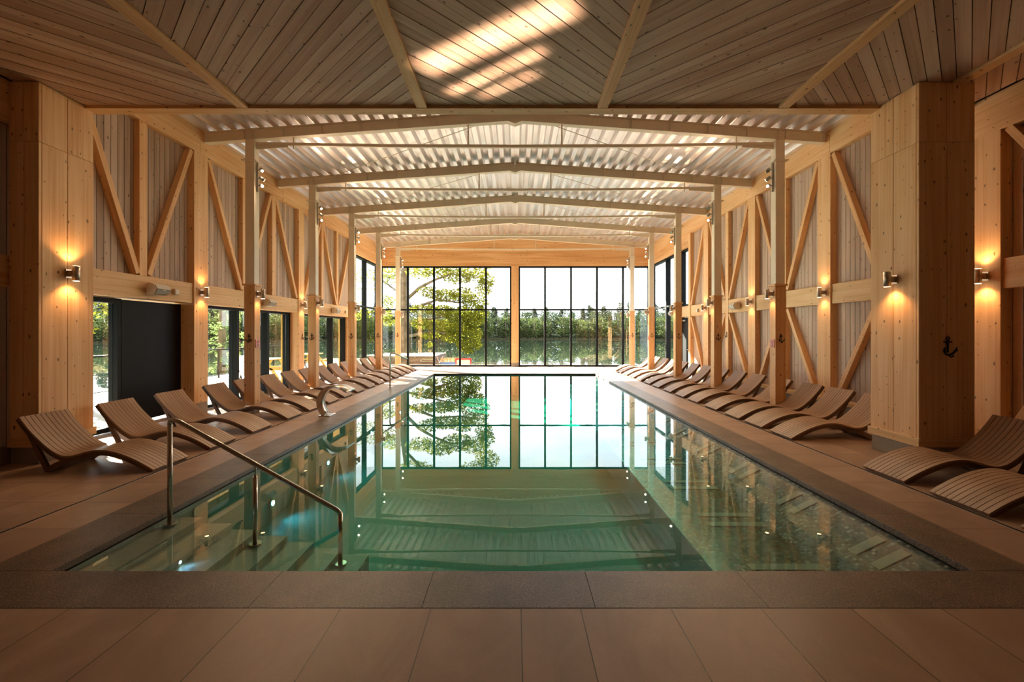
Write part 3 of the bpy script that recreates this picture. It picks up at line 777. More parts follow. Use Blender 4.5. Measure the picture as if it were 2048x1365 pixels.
# safety signs on the pool side of the first columns
for (i, s) in ((0,-1),(0,1),(3,1),(4,1)):
    e = empty('safety_sign', (s*(CXC-CW/2), FY[i]+CW/2, 1.46))
    b = MB(); b.box(0,-s*.012,-.075,.075,-.085,.085,2); b.build('backing_plate', M['pink'], e)
    for z in (-.04,.04):
        b = MB(); ring = [(-s*.016, math.cos(a)*.028, z+math.sin(a)*.028) for a in [k*2*math.pi/16 for k in range(17)]]
        b.tube(ring, .006, 6); b.build('white_ring', M['white_plastic'], e)
    tag(e, 'small red and white sign on the %s column of the %s row' % (ORD[i], SIDEN[s]), 'sign', 'column signs')

# wall and pillar lamps
sconce((-6.12, 6.23, 2.50), -1, True, True, 'lit cylinder lamp on the left boarded pillar', 14)
sconce((-WX, 9.43, 2.52), -1, True, True, 'lit cylinder lamp on the left wall post after the black panel', 9)
sconce((-WX, 13.87, 2.52), -1, True, True, 'lit cylinder lamp on the second broad post of the left wall', 9)
sconce((5.20, 6.22, 2.42), 1, False, True, 'cylinder lamp lit below on the right boarded pillar', 14)
sconce((WX, 6.28, 2.47), 1, True, True, 'bright orange cylinder lamp on the wall post at the right picture edge', 14)
sconce((WX, 9.55, 2.53), 1, True, True, 'lit cylinder lamp on the first right wall post past the pillar', 9)
sconce((WX, 12.51, 2.53), 1, True, True, 'lit cylinder lamp on the second right wall post past the pillar', 9)
sconce((WX, 15.52, 2.53), 1, True, True, 'lit cylinder lamp on the third right wall post past the pillar', 9)
# added fill lamps, unseen beside and behind the viewer
for k, (x, y, s) in enumerate(((-6.60, 2.6, -1), (6.60, 2.6, 1), (-6.60, -.6, -1), (6.60, -.6, 1))):
    sconce((x, y, 2.47), s, True, True, 'added unseen fill lamp on the %s wall %s the camera' % (SIDEN[s], 'level with' if y > 1 else 'behind'), 9 if s < 0 else 3)
anchor((5.56, 5.858, 1.51), 0, 'black anchor hook on the dark face of the right boarded pillar', 1.5)
anchor((-WX-.004, 13.9, 1.56), R(90), 'black anchor hook on the second broad post of the left wall', 1.0)
anchor((WX+.02, 14.0, 1.62), R(-90), 'black anchor hook on the narrow right wall post', 1.0)

# speakers and boxes on the middle beams
def speaker(side, y, label):
    e = empty('wall_speaker', (side*(WX+.03), y, 2.47)); d = -side
    hexp = [(.0,-.09),(0,.09),(.05,.11),(.14,.075),(.19,.0),(.15,-.085),(.06,-.11)]
    b = MB(); b.prism(hexp, (d*.035, -.17, 0), (d,0,0), (0,0,1), (0,.34,0)); bevel(b.build('speaker_body', M['speaker'], e, fix=True), .012, 3)
    b = MB(); b.prism([(.146,.079),(.196,.0),(.156,-.088),(.10,-.10),(.148,.0)], (d*.038, -.155, 0), (d,0,0), (0,0,1), (0,.31,0)); b.build('speaker_grille', M['grille'], e, fix=True)
    b = MB(); b.box(0, d*.05, -.05,.05,-.04,.04,0); b.build('mount', M['speaker'], e)
    b = MB(); b.box(d*.226, d*.232, -.03,.03,-.03,-.015,0); b.build('badge', M['white_plastic'], e)
    tag(e, label, 'speaker', 'wall speakers')
speaker(-1, 8.18, 'loudspeaker on the left beam above the black panel')
speaker(-1, 11.9, 'loudspeaker on the left beam just past the first column')
speaker(-1, 16.3, 'loudspeaker on the left beam between the second and third columns')
speaker(1, 13.3, 'loudspeaker on the right beam just behind the second column')
speaker(1, 18.6, 'loudspeaker beside the right corner window')
for s, y, lab in ((-1, 8.72, 'small white square box on the left beam right of the first speaker'), (-1, 17.5, 'small white box on the left beam near the third column'), (1, 16.2, 'small white box on the right beam beside the door')):
    e = empty('junction_box', (s*(WX+.03), y, 2.47))
    b = MB(); b.box(0,-s*.06,-.055,.055,-.055,.055,2); bevel(b.build('box_body', M['speaker'], e), .006, 2)
    b = MB(); b.box(-s*.06,-s*.066,-.045,.045,-.045,.045,2); b.build('box_cover', M['white_plastic'], e)
    tag(e, lab, 'box', 'white wall boxes')
e = empty('motion_detector', (-(WX+.003), 14.4, 5.40))
b = MB(); b.box(0,.07,-.08,.08,-.16,.16,2); bevel(b.build('sensor_body', M['white_plastic'], e), .01, 2)
b = MB(); b.box(.07,.078,-.03,.03,-.10,.02,2); b.build('sensor_lens', M['grille'], e)
tag(e, 'white box high on the left wall below the plate beam', 'sensor')

# ------------------------------------------------------------------ loungers
LW = .61
ctrl = [(0,.035),(.12,.105),(.25,.17),(.38,.222),(.50,.256),(.62,.273),(.74,.268),(.86,.240),(.97,.208),(1.06,.200),(1.15,.222),(1.25,.282),(1.35,.366),(1.45,.463),(1.54,.565),(1.62,.672)]
def cr(pts, per=4):
    out = []
    for i in range(len(pts)-1):
        p0 = pts[max(i-1,0)]; p1 = pts[i]; p2 = pts[i+1]; p3 = pts[min(i+2,len(pts)-1)]
        for k in range(per):
            t = k/per
            out.append(tuple(.5*((2*p1[a])+(-p0[a]+p2[a])*t+(2*p0[a]-5*p1[a]+4*p2[a]-p3[a])*t*t+(-p0[a]+3*p1[a]-3*p2[a]+p3[a])*t**3) for a in (0,1)))
    out.append(pts[-1]); return out
def offset(pts, d):
    out = []
    for i, p in enumerate(pts):
        a = pts[max(i-1,0)]; b = pts[min(i+1,len(pts)-1)]; t = Vector((b[0]-a[0], b[1]-a[1])).normalized()
        out.append((p[0]+t.y*d, p[1]-t.x*d))
    return out
def lounger():
    e = empty('sun_lounger', (0,0,0))
    C = cr(ctrl, 3); T2 = offset(C, .02); T3 = offset(C, .022); T4 = offset(C, .07)
    b = MB(); ns = 10; w = LW/ns
    for k in range(ns): b.strip(C, T2, k*w+.0038, (k+1)*w-.0038)
    b.build('slatted_seat', M['lounger'], e)
    n0 = [i for i, p in enumerate(C) if p[0] <= .02][-1]
    for y0 in (.012, LW-.05):
        b = MB(); y1 = y0+.038
        b.strip(T3, [(p[0], max(.0, p[1])) for p in T4], y0, y1)
        top = [(1.625,.655),(1.26,.0)]; 
        b.strip([(1.598,.580),(1.320,.0)], [(1.540,.545),(1.255,.0)], y0, y1)
        arcT = cr([(1.30,.055),(1.20,.115),(1.08,.160),(.96,.190),(.84,.215),(.72,.232)], 3)
        arcB = cr([(1.255,.0),(1.17,.058),(1.06,.105),(.95,.142),(.84,.170),(.72,.192)], 3)
        b.strip(arcT, arcB, y0, y1)
        b.build('side_frame', M['lounger_frame'], e)
    for x, z in ((.90,.145),(1.28,.02),(.06,.012)):
        b = MB(); b.box(x-.02, x+.02, .05, LW-.05, max(0,z-.012), z+.024, 1); b.build('crossbar', M['lounger_frame'], e)
    return e
proto = lounger()
used = [False]
LN = ['nearest the camera in the left row', 'second in the left row, beside the narrow window', 'third in the left row, before the black panel',
      'fourth in the left row, just before the first left column', 'fifth in the left row, just past the first left column']
def place_lounger(x, y, rz, label):
    o = proto if not used[0] else copy_tree(proto)
    used[0] = True
    o.location = (x, y, 0); o.rotation_euler = (0,0,rz)
    tag(o, label, 'lounger', 'wave shaped sun loungers')
LY = [5.50,6.54,7.60,8.77,9.70,10.72,11.70,12.66,13.68,14.66,15.63,16.66,17.64,18.62,19.64]
for i, y in enumerate(LY):
    lab = LN[i] if i < 5 else '%s from the front in the left row' % ORD[i]
    if i == len(LY)-1: lab = 'last in the left row, by the end window'
    place_lounger(-4.375, y+LW, math.pi, 'brown slatted wave lounger, '+lab)
RY = [7.12,7.98,8.79,9.78,10.80,11.70,12.66,13.72,14.66,15.64,16.66,17.64,18.64,19.60]
for k, (y, lab) in enumerate(((3.30,'cut off by the right picture edge, closest to the camera'),(4.16,'in the dark right corner, second from the front'),(5.07,'in front of the right boarded pillar'))):
    place_lounger(4.335, y, 0, 'brown slatted wave lounger '+lab)
for i, y in enumerate(RY):
    lab = ('partly hidden behind the right boarded pillar' if i == 0 else 'last in the right row, by the end window' if i == 13 else
           '%s beyond the boarded pillar in the right row' % ORD[i])
    place_lounger(4.32, y, 0, 'brown slatted wave lounger, '+lab)

# ------------------------------------------------------------------ rails and spout
e = empty('pool_handrail', (-2.4, 4.22, 0))
def P(x, z): return (x+2.4, 0, z)
b = MB(); b.tube([P(-3.20,-.085),P(-3.20,.865)], .021, 14); b.build('rail_post', M['chrome'], e)
b = MB(); b.tube([P(-2.41,-.27),P(-2.41,.36)], .021, 14); b.tube([P(-2.41,.36),P(-2.41,.48)], .009, 10); b.build('rail_post', M['chrome'], e)
b = MB(); b.tube([P(-1.62,-.457),P(-1.62,.02)], .021, 14); b.build('rail_post', M['chrome'], e)
b = MB(); b.tube([P(-3.20,.845),P(-3.196,.872),P(-3.175,.886),P(-3.12,.872),P(-1.66,.055),P(-1.635,.035),P(-1.62,0)], .021, 14); b.build('handrail', M['chrome'], e)
for x, z in ((-3.20,-.085),(-2.41,-.27),(-1.62,-.457)):
    b = MB(); b.cyl(P(x,z+.008),(0,0,1),.055,.016,24); b.build('base_flange', M['chrome'], e)
tag(e, 'stainless handrail descending over the pool steps at lower left', 'handrail')
e = empty('pool_handrail', (-3.84, 13.98, 0))
b = MB(); b.tube([(0,0,.0),(0,0,.97),(.015,.01,1.03),(.06,.04,1.055),(.11,.08,1.045),(.44,.36,.86)], .024, 14); b.build('rail_post', M['chrome'], e)
b = MB(); b.box(-.09,.09,-.05,.05,0,.012,0); b.build('base_flange', M['chrome'], e)
tag(e, 'bent stainless grab rail on the left pool edge far down the pool', 'handrail')
e = empty('pool_waterfall_spout', (-3.86, 9.28, 0))
arc, r0 = [], .0
cen = [(.00,.02,.10,.09),(-.055,.10,.10,.095),(-.095,.20,.10,.10),(-.10,.30,.10,.10),(-.075,.40,.11,.095),(-.02,.49,.12,.085),(.06,.56,.13,.07),(.16,.60,.16,.055),(.27,.60,.20,.04),(.37,.575,.23,.03),(.46,.53,.25,.024),(.51,.50,.26,.02)]
b = MB(); n = len(cen)
for i, (x, z, hw, th) in enumerate(cen):
    a = cen[max(i-1,0)]; c = cen[min(i+1,n-1)]; t = Vector((c[0]-a[0], c[1]-a[1])).normalized(); nx, nz = -t.y, t.x
    for (sy, sn) in ((-1,1),(1,1),(1,-1),(-1,-1)): b.v.append(Vector((x+nx*sn*th/2, sy*hw, z+nz*sn*th/2)))
for i in range(n-1):
    for k in range(4):
        k2 = (k+1) % 4; b.face([i*4+k, i*4+k2, i*4+4+k2, i*4+4+k], [(0,0)]*4, 0, k in (0,2))
b.face([0,1,2,3],[(0,0)]*4); b.face([(n-1)*4+k for k in (3,2,1,0)],[(0,0)]*4)
b.build('curved_neck', M['chrome'], e, fix=True)
b = MB(); b.box(-.09,.14,-.15,.15,0,.02,0); bevel(b.build('base_plate', M['chrome'], e), .004, 2)
tag(e, 'curved stainless waterfall spout arching over the left pool edge', 'water spout')

# ------------------------------------------------------------------ outdoors
ZL = -1.75
def ground(name, pts, z, m, lab, t=.3):
    b = MB(); n = len(pts)
    b.prism(pts, (0,0,z-t), (1,0,0), (0,1,0), (0,0,t)); return struct(b.build(name, m, fix=True), lab)
ground('terrace', [(-12.0,5.0),(-6.95,5.0),(-6.95,22.75),(6.95,22.75),(6.95,24.2),(-12.0,24.2)], -.04, M['terrace'], 'pale sunlit boarded terrace outside the left windows')
ground('lawn', [(-40,-10),(-12.0,-10),(-12.0,16.0),(-22,18),(-40,16)], -.35, M['grass'], 'grassy bank beside the terrace', 1.6)
ground('lawn', [(-12.0,24.2),(7.5,24.2),(7.5,25.5),(-4,25.6),(-4.5,34),(-14,34.5),(-14,24.2)], -.30, M['grass'], 'grassy lake bank outside the end window', 1.6)
ground('lake', [(-420,-60),(420,-60),(420,420),(-420,420)], ZL, M['lake'], 'calm green lake', .2)
def shore_r(th): return 205 + 18*math.sin(th*5+1) + 8*math.sin(th*13)
b = MB(); ths = [R(-62+2*i) for i in range(48)]
for th in ths:
    r = shore_r(th)
    for dr_, z in ((-3,ZL-.3),(0,ZL+.2),(14,ZL+1.8),(45,ZL+4.6),(90,ZL+6.6),(160,ZL+7)):
        b.v.append(Vector((math.sin(th)*(r+dr_), math.cos(th)*(r+dr_), z)))
for i in range(len(ths)-1):
    for k in range(5):
        b.face([i*6+k, i*6+k+1, i*6+7+k, i*6+6+k], [(0,0)]*4)
struct(b.build('far_hillside', M['undergrowth']), 'wooded hillside beyond the lake')
b = MB()
for i in range(len(ths)-1):
    th0, th1 = ths[i], ths[i+1]
    for k in range(14):
        th = th0+(th1-th0)*k/14; r = shore_r(th)-2.2-rnd.random()*1.5; w = .45; hgt = .35+rnd.random()*.5
        c = Vector((math.sin(th)*r, math.cos(th)*r, ZL-.1)); sx = Vector((math.cos(th),-math.sin(th),0))
        b.prism([(-w,0),(w,0),(w*.7,hgt),(0,hgt*1.2),(-w*.7,hgt*.9)], c, sx, (0,0,1), Vector((math.sin(th),math.cos(th),0))*.3)
tag(b.build('shore_reeds', M['reed']), 'band of pale dry reeds along the far lake shore', 'reeds', kind='stuff')

def leaf_cloud(mb, c, rad, n, size, g, shell=.35, flat=.6):
    for _ in range(n):
        while True:
            p = Vector((g.uniform(-1,1), g.uniform(-1,1), g.uniform(-1,1)))
            if shell < p.length < 1: break
        p = Vector((c[0]+p.x*rad[0], c[1]+p.y*rad[1], c[2]+p.z*rad[2]))
        a = Vector((g.gauss(0,1), g.gauss(0,1), g.gauss(0,flat))).normalized(); t = Vector((g.gauss(0,1), g.gauss(0,1), g.gauss(0,1))).cross(a)
        if t.length < .01: continue
        t.normalize(); s = size*g.uniform(.6,1.25); w = s*.55
        b = len(mb.v)
        mb.v += [p-a*s*.5, p+t*w*.5, p+a*s*.5, p-t*w*.5]
        mb.face([b,b+1,b+2,b+3], [(0,0)]*4)
# far forest
g = random.Random(3)
protos = []
def forest_tree(kind):
    hgt = {'broad': 8.5, 'broad_dark': 10.5, 'pine': 12}[kind]
    nm = 'pine_tree' if kind == 'pine' else 'forest_tree'
    e = empty(nm, (0,0,0))
    b = MB(); b.tube([(0,0,-.5),(.1,.05,hgt*.5),(0,0,hgt*.9)], .2, 6, radii=[.24,.17,.05]); b.build('trunk', M['bark'], e)
    b = MB()
    if kind == 'pine':
        for k in range(10):
            a = g.uniform(0,6.28); r = g.uniform(.0,.35); leaf_cloud(b, (math.cos(a)*r, math.sin(a)*r, hgt*(.28+.07*k)), (2.2-.17*k,2.2-.17*k,.9), 85, .6, g)
    else:
        leaf_cloud(b, (0,0,hgt*.45), (2.3,2.3,hgt*.42), 330, .62, g, .7)
        for k in range(8):
            a = g.uniform(0,6.28); r = g.uniform(1.,2.); leaf_cloud(b, (math.cos(a)*r, math.sin(a)*r, hgt*g.uniform(.2,.85)), (1.3,1.3,1.1), 60, .55, g)
    b.build('crown', M[{'broad':'forest1','broad_dark':'forest2','pine':'forest3'}[kind]], e)
    return e
FP = [(k, forest_tree(k)) for k in ('broad','broad_dark','broad','broad_dark','pine','pine','broad')]
FC = [False]*len(FP); FK = {id(e): kids(e) for _, e in FP}
FLAB = {'broad': 'bushy green broadleaf tree in the front row of the far lake shore', 'broad_dark': 'dark green tree in the forest on the far lake shore', 'pine': 'tall thin pine rising at the back of the far shore forest'}
def put_tree(k, x, y, z, s, rz):
    kind, e = FP[k]
    if FC[k]:
        c = e.copy(); COL.objects.link(c)
        for ch in FK[id(e)]:
            d = ch.copy(); COL.objects.link(d); d.parent = c
        e = c
    FC[k] = True
    e.location = (x,y,z); e.scale = (s*1.45,s*1.45,s*g.uniform(.9,1.1)); e.rotation_euler = (0,0,rz)
    tag(e, FLAB[kind], 'tree', {'broad':'broadleaf trees on the far shore','broad_dark':'dark trees on the far shore','pine':'pines on the far shore'}[kind])
th = R(-54)
while th < R(24):
    r = shore_r(th)
    for row, (dr_, z, ks, s) in enumerate(((2,ZL+.1,(0,2,6,0,1),1.2),(10,ZL+1.2,(1,3,2,6,0),1.25),(24,ZL+2.7,(1,3,1,4,5),1.15),(44,ZL+4.5,(4,5,1,3),1.15),(66,ZL+5.5,(4,5,3,1),1.2))):
        t2 = th + R(g.uniform(-.35,.35)); rr = r+dr_+g.uniform(-2,2)
        if row == 0 and g.random() < .15: continue
        put_tree(g.choice(ks), math.sin(t2)*rr, math.cos(t2)*rr, z, s*g.uniform(.8,1.15), g.uniform(0,6.28))
    th += R(1.2)

# the big tree by the end window
def W3(u, v, y): return Vector(((u-CU)*y/F, y, H-(v-CV)*y/F))
g = random.Random(11)
e = empty('lakeside_tree', (W3(805,720,31).x, 31, -.35))
o = e.location.copy()
def rel(p): return Vector(p)-o
b = MB()
b.tube([rel(p) for p in (W3(803,740,31),W3(805,700,31),W3(807,640,31),W3(806,590,31.2),W3(808,540,31.4),W3(815,480,31.6),W3(818,455,31.8))], .3, 10, radii=[.34,.29,.27,.25,.22,.17,.08])
b.build('trunk', M['bark'], e)
def branch(pts, r):
    b = MB(); n = len(pts); b.tube([rel(W3(*p)) for p in pts], r, 7, radii=[r*(1-.75*i/(n-1)) for i in range(n)]); b.build('branch', M['bark'], e)
for pts, r in (([(807,605,31.1),(840,575,30.5),(870,560,30),(905,548,29.6),(940,556,29.2)],.13),
               ([(806,625,31.1),(840,612,30.2),(875,600,29.7),(920,606,29.2),(960,600,29)],.12),
               ([(806,676,31),(840,668,30.3),(875,662,29.8),(905,672,29.4),(930,690,29)],.12),
               ([(806,590,31.2),(790,580,31.6),(768,564,32),(740,555,32.4)],.10),
               ([(807,640,31),(785,628,31.6),(760,625,32)],.07),
               ([(808,530,31.4),(850,490,30.6),(900,470,30),(950,480,29.5)],.12),
               ([(812,500,31.5),(790,480,32),(770,470,32.5)],.11),
               ([(806,650,31),(850,640,30.3),(900,632,29.6),(945,640,29.1)],.09)):
    branch(pts, r)
b = MB()
cl = [(785,545,32,1.0,.5,260),(775,560,32,.7,.4,120),(840,545,30.5,1.0,.45,240),(880,540,30,1.1,.5,330),(915,552,29.6,1.1,.55,360),(950,548,29.3,.9,.6,300),(968,575,29.1,.6,.6,220),(975,560,29.1,.5,.5,120),
      (860,585,30,.9,.4,220),(890,592,29.7,1.0,.45,320),(925,590,29.4,.9,.5,300),(950,605,29.1,.9,.55,330),(965,625,29,.5,.5,170),
      (845,618,30.2,.9,.35,240),(880,622,29.8,1.0,.4,330),(918,628,29.4,1.1,.5,420),(945,640,29.1,.8,.5,330),(845,648,30.2,.8,.4,260),(880,652,29.8,1.0,.45,400),
      (920,655,29.3,1.0,.5,430),(948,668,29.1,.6,.5,240),(860,672,30,.7,.25,160),(905,675,29.5,.8,.4,280),(930,690,29.1,.6,.4,230),(955,690,29,.3,.35,90),(938,702,29,.35,.18,60),
      (775,605,32,.7,.5,180),(770,630,32,.6,.45,150),(778,645,32,.5,.3,80),(860,690,30,.25,.2,30),
      (830,490,31,1.4,.7,380),(890,470,30,1.5,.8,450),(950,490,29.3,1.3,.8,420),(975,520,29,.8,.6,240),(730,560,33,1.4,.9,260),(715,620,33,1.2,.8,200)]
for (u, v, y, rx, rz_, n) in cl:
    leaf_cloud(b, rel(W3(u,v,y)), (rx, 1.0, rz_), int(n*2.3), .165, g, .0)
b.build('foliage', M['leaf'], e)
tag(e, 'large leafy lakeside tree with sunlit yellow green leaves outside the end window', 'tree')

# pine and shrubs outside the left windows
e = empty('pine_tree', (-15.5, 24.0, -1.2)); b = MB(); b.tube([(0,0,0),(.1,0,4),(.05,.1,8)], .2, 8, radii=[.22,.16,.06]); b.build('trunk', M['bark'], e)
b = MB()
for k in range(26):
    a = g.uniform(0,6.28); z = .9+k*.26; r = (1.9-.05*k)*g.uniform(.45,1); leaf_cloud(b, (math.cos(a)*r*.6, math.sin(a)*r*.6, z), (r*.65,r*.65,.22), 130, .15, g, 0)
b.build('foliage', M['needle'], e); tag(e, 'dark pine standing outside the left window beside the first column', 'tree')
e = empty('young_tree', (-13.6, 13.1, -.4)); b = MB()
b.tube([(0,0,0),(.1,.1,2),(.3,0,4),(.2,.1,6)], .12, 8, radii=[.15,.11,.08,.03]); b.build('trunk', M['bark'], e)
for pts in ([(.1,.1,2.2),(.9,-.4,2.9),(2.2,-1.2,2.6),(2.8,-1.7,1.7)],[(.2,0,3),(1.2,-.6,3.6),(2.4,-1.3,3.3)],[(.1,.1,2.0),(1.0,-.8,2.4),(2.0,-1.9,1.9)]):
    b = MB(); b.tube(pts, .04, 6, radii=[.05,.035,.022,.01][:len(pts)]); b.build('branch', M['bark'], e)
b = MB()
for c in ((2.2,-1.2,2.9),(1.5,-.8,3.5),(2.6,-1.5,3.4),(1.,-.4,4.2),(2.0,-1.8,2.3),(0,0,5),(-.8,.6,4),(1.2,-1.,2.9),(0,-.6,5.4),(.4,.6,5.8),(-.3,-1.2,5.0),(0,.2,6.5)): leaf_cloud(b, c, (1.,1.,.45), 260, .15, g, 0)  # upper leaf clumps added above the view to block the sun
b.build('foliage', M['leaf'], e); tag(e, 'leafy branches of a young tree outside the narrow left window', 'tree')
e = empty('added_shade_tree', (-14.3, 17.0, -.4)); b = MB(); b.tube([(0,0,0),(0,.1,2.5),(.1,0,5),(0,0,7)], .16, 8, radii=[.2,.15,.1,.04]); b.build('trunk', M['bark'], e)  # tree added mostly out of view to keep sun off the left loungers
b = MB()
for c in ((0,0,5.2),(.9,-.6,5.0),(-.8,.7,5.1),(.6,.9,5.8),(-.6,-.9,5.6),(0,0,6.6),(.9,-1.3,6.2),(-.9,1.4,6.2),(0,-1.7,5.2),(0,1.6,5.0)): leaf_cloud(b, c, (1.2,1.2,.7), 330, .16, g, 0)
b.build('foliage', M['leaf'], e); tag(e, 'added round crowned tree blocking the sun beyond the terrace railing', 'tree')
for k, (x, y, z, s) in enumerate(((-12.9,11.9,-.35,.8),(-12.6,10.9,-.35,.55),(-13.6,12.9,-.35,.9))):
    e = empty('garden_shrub', (x,y,z)); b = MB()
    for q_ in range(7): leaf_cloud(b, (g.uniform(-.5,.5)*s,g.uniform(-.5,.5)*s,g.uniform(.2,.8)*s), (.5*s,.5*s,.4*s), 130, .09, g, .2)
    b.build('foliage', M['leaf'], e)
    b = MB(); b.tube([(0,0,-.02),(.02,0,.5*s)], .03, 6); b.build('stem', M['bark'], e)
    tag(e, ('tall green shrub on the bank seen through the narrow left window','low green shrub on the bank nearest the narrow left window','green shrub on the bank behind the other two')[k], 'shrub', 'shrubs on the bank')
# terrace rail
e = empty('terrace_railing', (-11.2, 5.5, -.04)); n = 9
for k in range(n+1):
    b = MB(); b.box(-.025,.025,k*1.95-.025,k*1.95+.025,0,1.06,2); b.build('rail_post', M['black'], e)
b = MB(); b.box(-.035,.035,-.05,n*1.95+.05,1.06,1.11,1); b.build('top_rail', M['black'], e)
b = MB(); b.box(-.012,.012,0,n*1.95,.10,.13,1); b.build('bottom_rail', M['black'], e)
tag(e, 'dark metal railing along the lake edge of the left terrace', 'railing')
# canopy of yellow timber
for y, lab in ((7.35,'beside the narrow left window'),(14.9,'outside the second left window'),(19.75,'outside the third left window')):
    b = MB(); b.box(-7.62,-7.44,y-.09,y+.09,-.04,2.32,2); o = bevel(b.build('canopy_post', M['yellow_wood']), .005, 1)
    tag(o, 'yellow timber canopy post '+lab, 'post', 'canopy posts')
b = MB(); b.box(-7.64,-7.42,5.2,20.0,2.32,2.50,1); o = b.build('canopy_beam', M['yellow_wood']); tag(o, 'yellow timber canopy beam outside the left windows', 'beam')
b = MB(); b.box(-9.3,-6.92,5.2,18.2,2.50,2.60,1); struct(b.build('added_canopy_roof', M['black']), 'added low canopy roof limiting the sun through the left windows')  # roof slab added and sized to limit sun patches on the left floor
# terrace furniture
def picnic(x, y, rz, lab):
    e = empty('picnic_table', (x,y,-.04), rz)
    b = MB()
    for k in range(5): b.box(-.75,.75,-.36+k*.145,-.23+k*.145,.70,.735,0)
    b.build('table_top', M['yellow_wood'], e)
    for s in (-1,1):
        b = MB(); b.box(-.75,.75,s*.62-.12,s*.62+.12,.42,.455,0); b.build('bench', M['yellow_wood'], e)
        b = MB(); b.beam((s*.5,-.62,0),(s*.5,-.15,.70),.05,.09); b.beam((s*.5,.62,0),(s*.5,.15,.70),.05,.09); b.beam((s*.5,-.7,.38),(s*.5,.7,.38),.05,.08); b.build('trestle', M['yellow_wood'], e)
    tag(e, lab, 'table', 'terrace picnic tables')
picnic(-9.3, 17.2, R(90), 'yellow timber picnic table on the terrace outside the second left window')
picnic(-9.6, 21.2, R(90), 'yellow timber picnic table at the far end of the terrace')
def deckchair(x, y, rz, lab):
    e = empty('deck_chair', (x,y,-.04), rz)
    for s in (-1,1):
        b = MB(); b.beam((s*.26,-.45,0),(s*.26,.50,1.0),.03,.05); b.build('side_rail', M['black'], e)
        b = MB(); b.beam((s*.23,.5,0),(s*.23,-.35,.45),.03,.05); b.build('side_rail', M['black'], e)
    b = MB(); b.strip(cr([(-.35,.44),(-.1,.28),(.15,.40),(.35,.68),(.48,.98)],3), offset(cr([(-.35,.44),(-.1,.28),(.15,.40),(.35,.68),(.48,.98)],3),.012), -.22, .22)
    o = b.build('canvas_seat', M['white_plastic'], e); o.rotation_euler = (0,0,R(90)); 
    tag(e, lab, 'chair', 'terrace deck chairs')
deckchair(-8.9, 15.2, R(200), 'folding deck chair on the terrace past the first left column')
deckchair(-9.2, 19.3, R(190), 'folding deck chair on the terrace seen past the second left column')
# timber stacks and notice board outside the end window
e = empty('timber_platform', (-5.4, 28.1, -.30))
b = MB()
for k in range(4): b.box(-.82,.82,-2.1,-2.06,.02+k*.145,.155+k*.145,0); b.box(.78,.82,-2.06,2.1,.02+k*.145,.155+k*.145,1); b.box(-.82,-.78,-2.06,2.1,.02+k*.145,.155+k*.145,1)
b.build('side_boards', M['crate'], e)
b = MB()
for k in range(14): b.box(-.84,.84,-2.12+k*.303,-1.83+k*.303,.60,.63,0)
b.build('top_boards', M['deckboard'], e)
b = MB(); b.beam((.86,-.9,.15),(.86,.6,.50),.03,.05); b.beam((.86,-1.6,.5),(.86,-.9,.15),.03,.05); b.build('rope_brace', M['white_plastic'], e)
tag(e, 'reddish boarded timber platform outside the end window', 'platform')
e = empty('timber_stack', (-7.4, 28.5, -.30))
b = MB(); b.box(-.95,.95,-1.5,1.5,0,.55,0); b.build('stack_body', M['lounger_frame'], e)
for k in range(7):
    b = MB(); b.box(-1.0,1.1,-1.5+k*.44,-1.28+k*.44,.55,.62,0); b.build('top_batten', M['deckboard'], e)
tag(e, 'dark stack topped with pale battens outside the end window at left', 'stack')
e = empty('notice_board', (-2.95, 26.0, -.30))
for x in (-.42,.42):
    b = MB(); b.box(x-.04,x+.04,-.04,.04,0,.50,2); b.build('board_post', M['red'], e)
b = MB(); b.box(-.46,.46,-.045,.045,.42,.50,0); b.build('board_rail', M['red'], e)
b = MB(); b.box(-.38,.38,-.02,.02,.02,.42,0); b.build('board_panel', M['white_plastic'], e)
tag(e, 'low white board in a red frame outside the end window', 'board')
e = empty('slat_fence', (-3.75, 26.6, -.30))
for k in range(7):
    b = MB(); b.box(-.6+k*.17,-.48+k*.17,-.015,.015,0,.50,2); b.build('fence_slat', M['pine'], e)
b = MB(); b.box(-.62,.66,.015,.04,.36,.42,0); b.build('fence_rail', M['pine'], e)
b = MB(); b.box(-.6,.6,-.05,-.02,.05,.24,0); b.build('fence_panel', M['blue'], e)
tag(e, 'short orange slat fence with a blue panel beside the red framed board', 'fence')

# ------------------------------------------------------------------ light
SUNW, SKY, EXPO = 42.0, 2.1, 1.12
w = bpy.data.worlds.new('World'); S.world = w; w.use_nodes = True; nt = w.node_tree; nt.nodes.clear()
out = nt.nodes.new('ShaderNodeOutputWorld'); bg = nt.nodes.new('ShaderNodeBackground')
tc = N(nt, 'TexCoord'); mp = N(nt, 'Mapping'); mp.inputs['Scale'].default_value = (1.6, 1.6, 5.5); nt.links.new(tc.outputs['Generated'], mp.inputs[0])
nz = N(nt, 'TexNoise'); nz.inputs['Scale'].default_value = 2.2; nz.inputs['Detail'].default_value = 6; nz.inputs['Roughness'].default_value = .55; nt.links.new(mp.outputs[0], nz.inputs[0])
c = ramp(nt, nz.outputs[0], [(.34, (.70,.84,1.0)), (.52, (.90,.96,1.0)), (.68, (1.0,.99,.97))])
nt.links.new(c, bg.inputs[0]); bg.inputs[1].default_value = SKY; nt.links.new(bg.outputs[0], out.inputs[0])
l = bpy.data.lights.new('sun', 'SUN'); l.energy = SUNW; l.angle = R(.6); l.color = (1,.93,.80)
so = bpy.data.objects.new('sun', l); COL.objects.link(so)
az, el = R(-52), R(24)
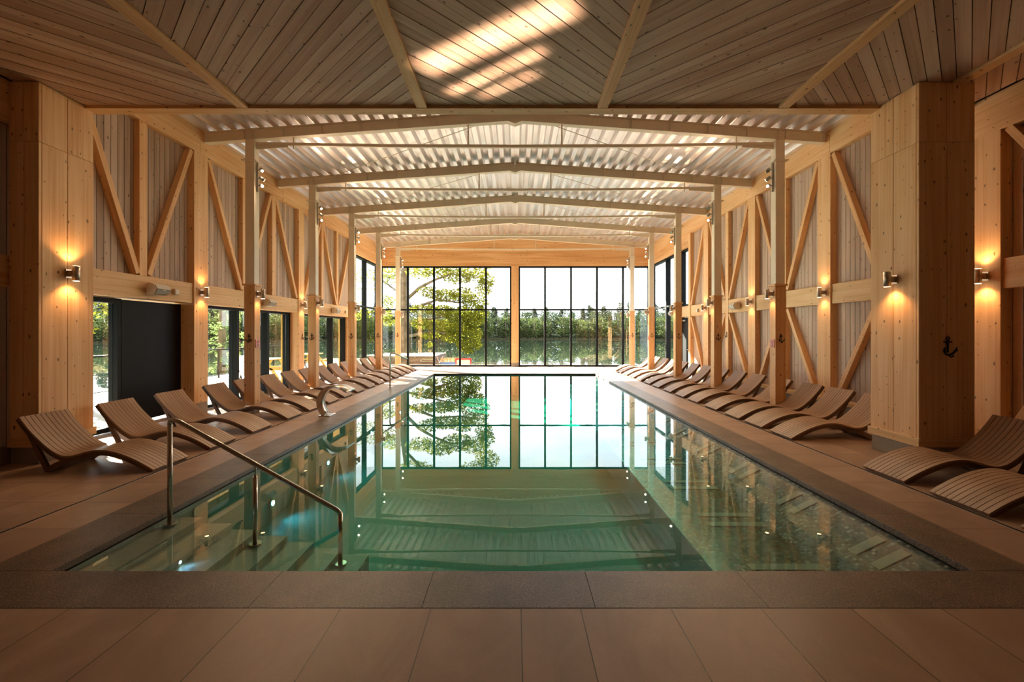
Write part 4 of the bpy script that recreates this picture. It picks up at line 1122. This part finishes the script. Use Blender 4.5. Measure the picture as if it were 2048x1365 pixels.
so.rotation_euler = Vector((-math.sin(az)*math.cos(el), -math.cos(az)*math.cos(el), -math.sin(el))).to_track_quat('-Z','Y').to_euler()
# sky portals in the window openings (they only steer the sampling of the sky)
def portal(loc, d, sx, sy):
    l = bpy.data.lights.new('sky_portal', 'AREA'); l.shape = 'RECTANGLE'; l.size = sx; l.size_y = sy; l.cycles.is_portal = True
    o = bpy.data.objects.new('sky_portal', l); COL.objects.link(o); o.location = loc; o.rotation_euler = Vector(d).to_track_quat('-Z','Z').to_euler()
# added area lights at the water stand in for sun reflected onto the ceiling
def added_glint(x, y, z, d, sx, sy, rz, watts):
    l = bpy.data.lights.new('added_glint_light', 'AREA'); l.shape = 'RECTANGLE'; l.size = sx; l.size_y = sy; l.energy = watts; l.color = (1,.80,.58); l.spread = R(4)
    o = bpy.data.objects.new('added_glint_light', l); COL.objects.link(o); o.location = (x,y,z)
    o.rotation_euler = (R(180), 0, -rz); return o
added_glint(-.28, 5.02, .0, 0, 2.0, .34, R(33), 4.6)
added_glint(-.28, 5.68, .0, 0, 1.5, .09, R(38), 1.15)
added_glint(-.1, 5.95, .0, 0, .9, .07, R(38), .45)

# ------------------------------------------------------------------ camera and view
cam = bpy.data.cameras.new('camera'); cam.sensor_width = 36; cam.lens = 16.0; cam.shift_x = -6/2048; cam.shift_y = -17.9/2048
cam.clip_start = .05; cam.clip_end = 1500
co = bpy.data.objects.new('camera', cam); COL.objects.link(co); co.location = (0,0,H); co.rotation_euler = (R(90),0,0)
S.camera = co
vs = S.view_settings; vs.view_transform = 'Standard'; vs.look = 'None'; vs.gamma = 1; vs.exposure = EXPO; vs.use_curve_mapping = False
S.cycles.max_bounces = 10; S.cycles.diffuse_bounces = 5; S.cycles.glossy_bounces = 5; S.cycles.transparent_max_bounces = 24; S.cycles.transmission_bounces = 6
S.cycles.caustics_reflective = True; S.cycles.caustics_refractive = False; S.cycles.sample_clamp_indirect = 3; S.cycles.blur_glossy = .5
S.cycles.use_denoising = True
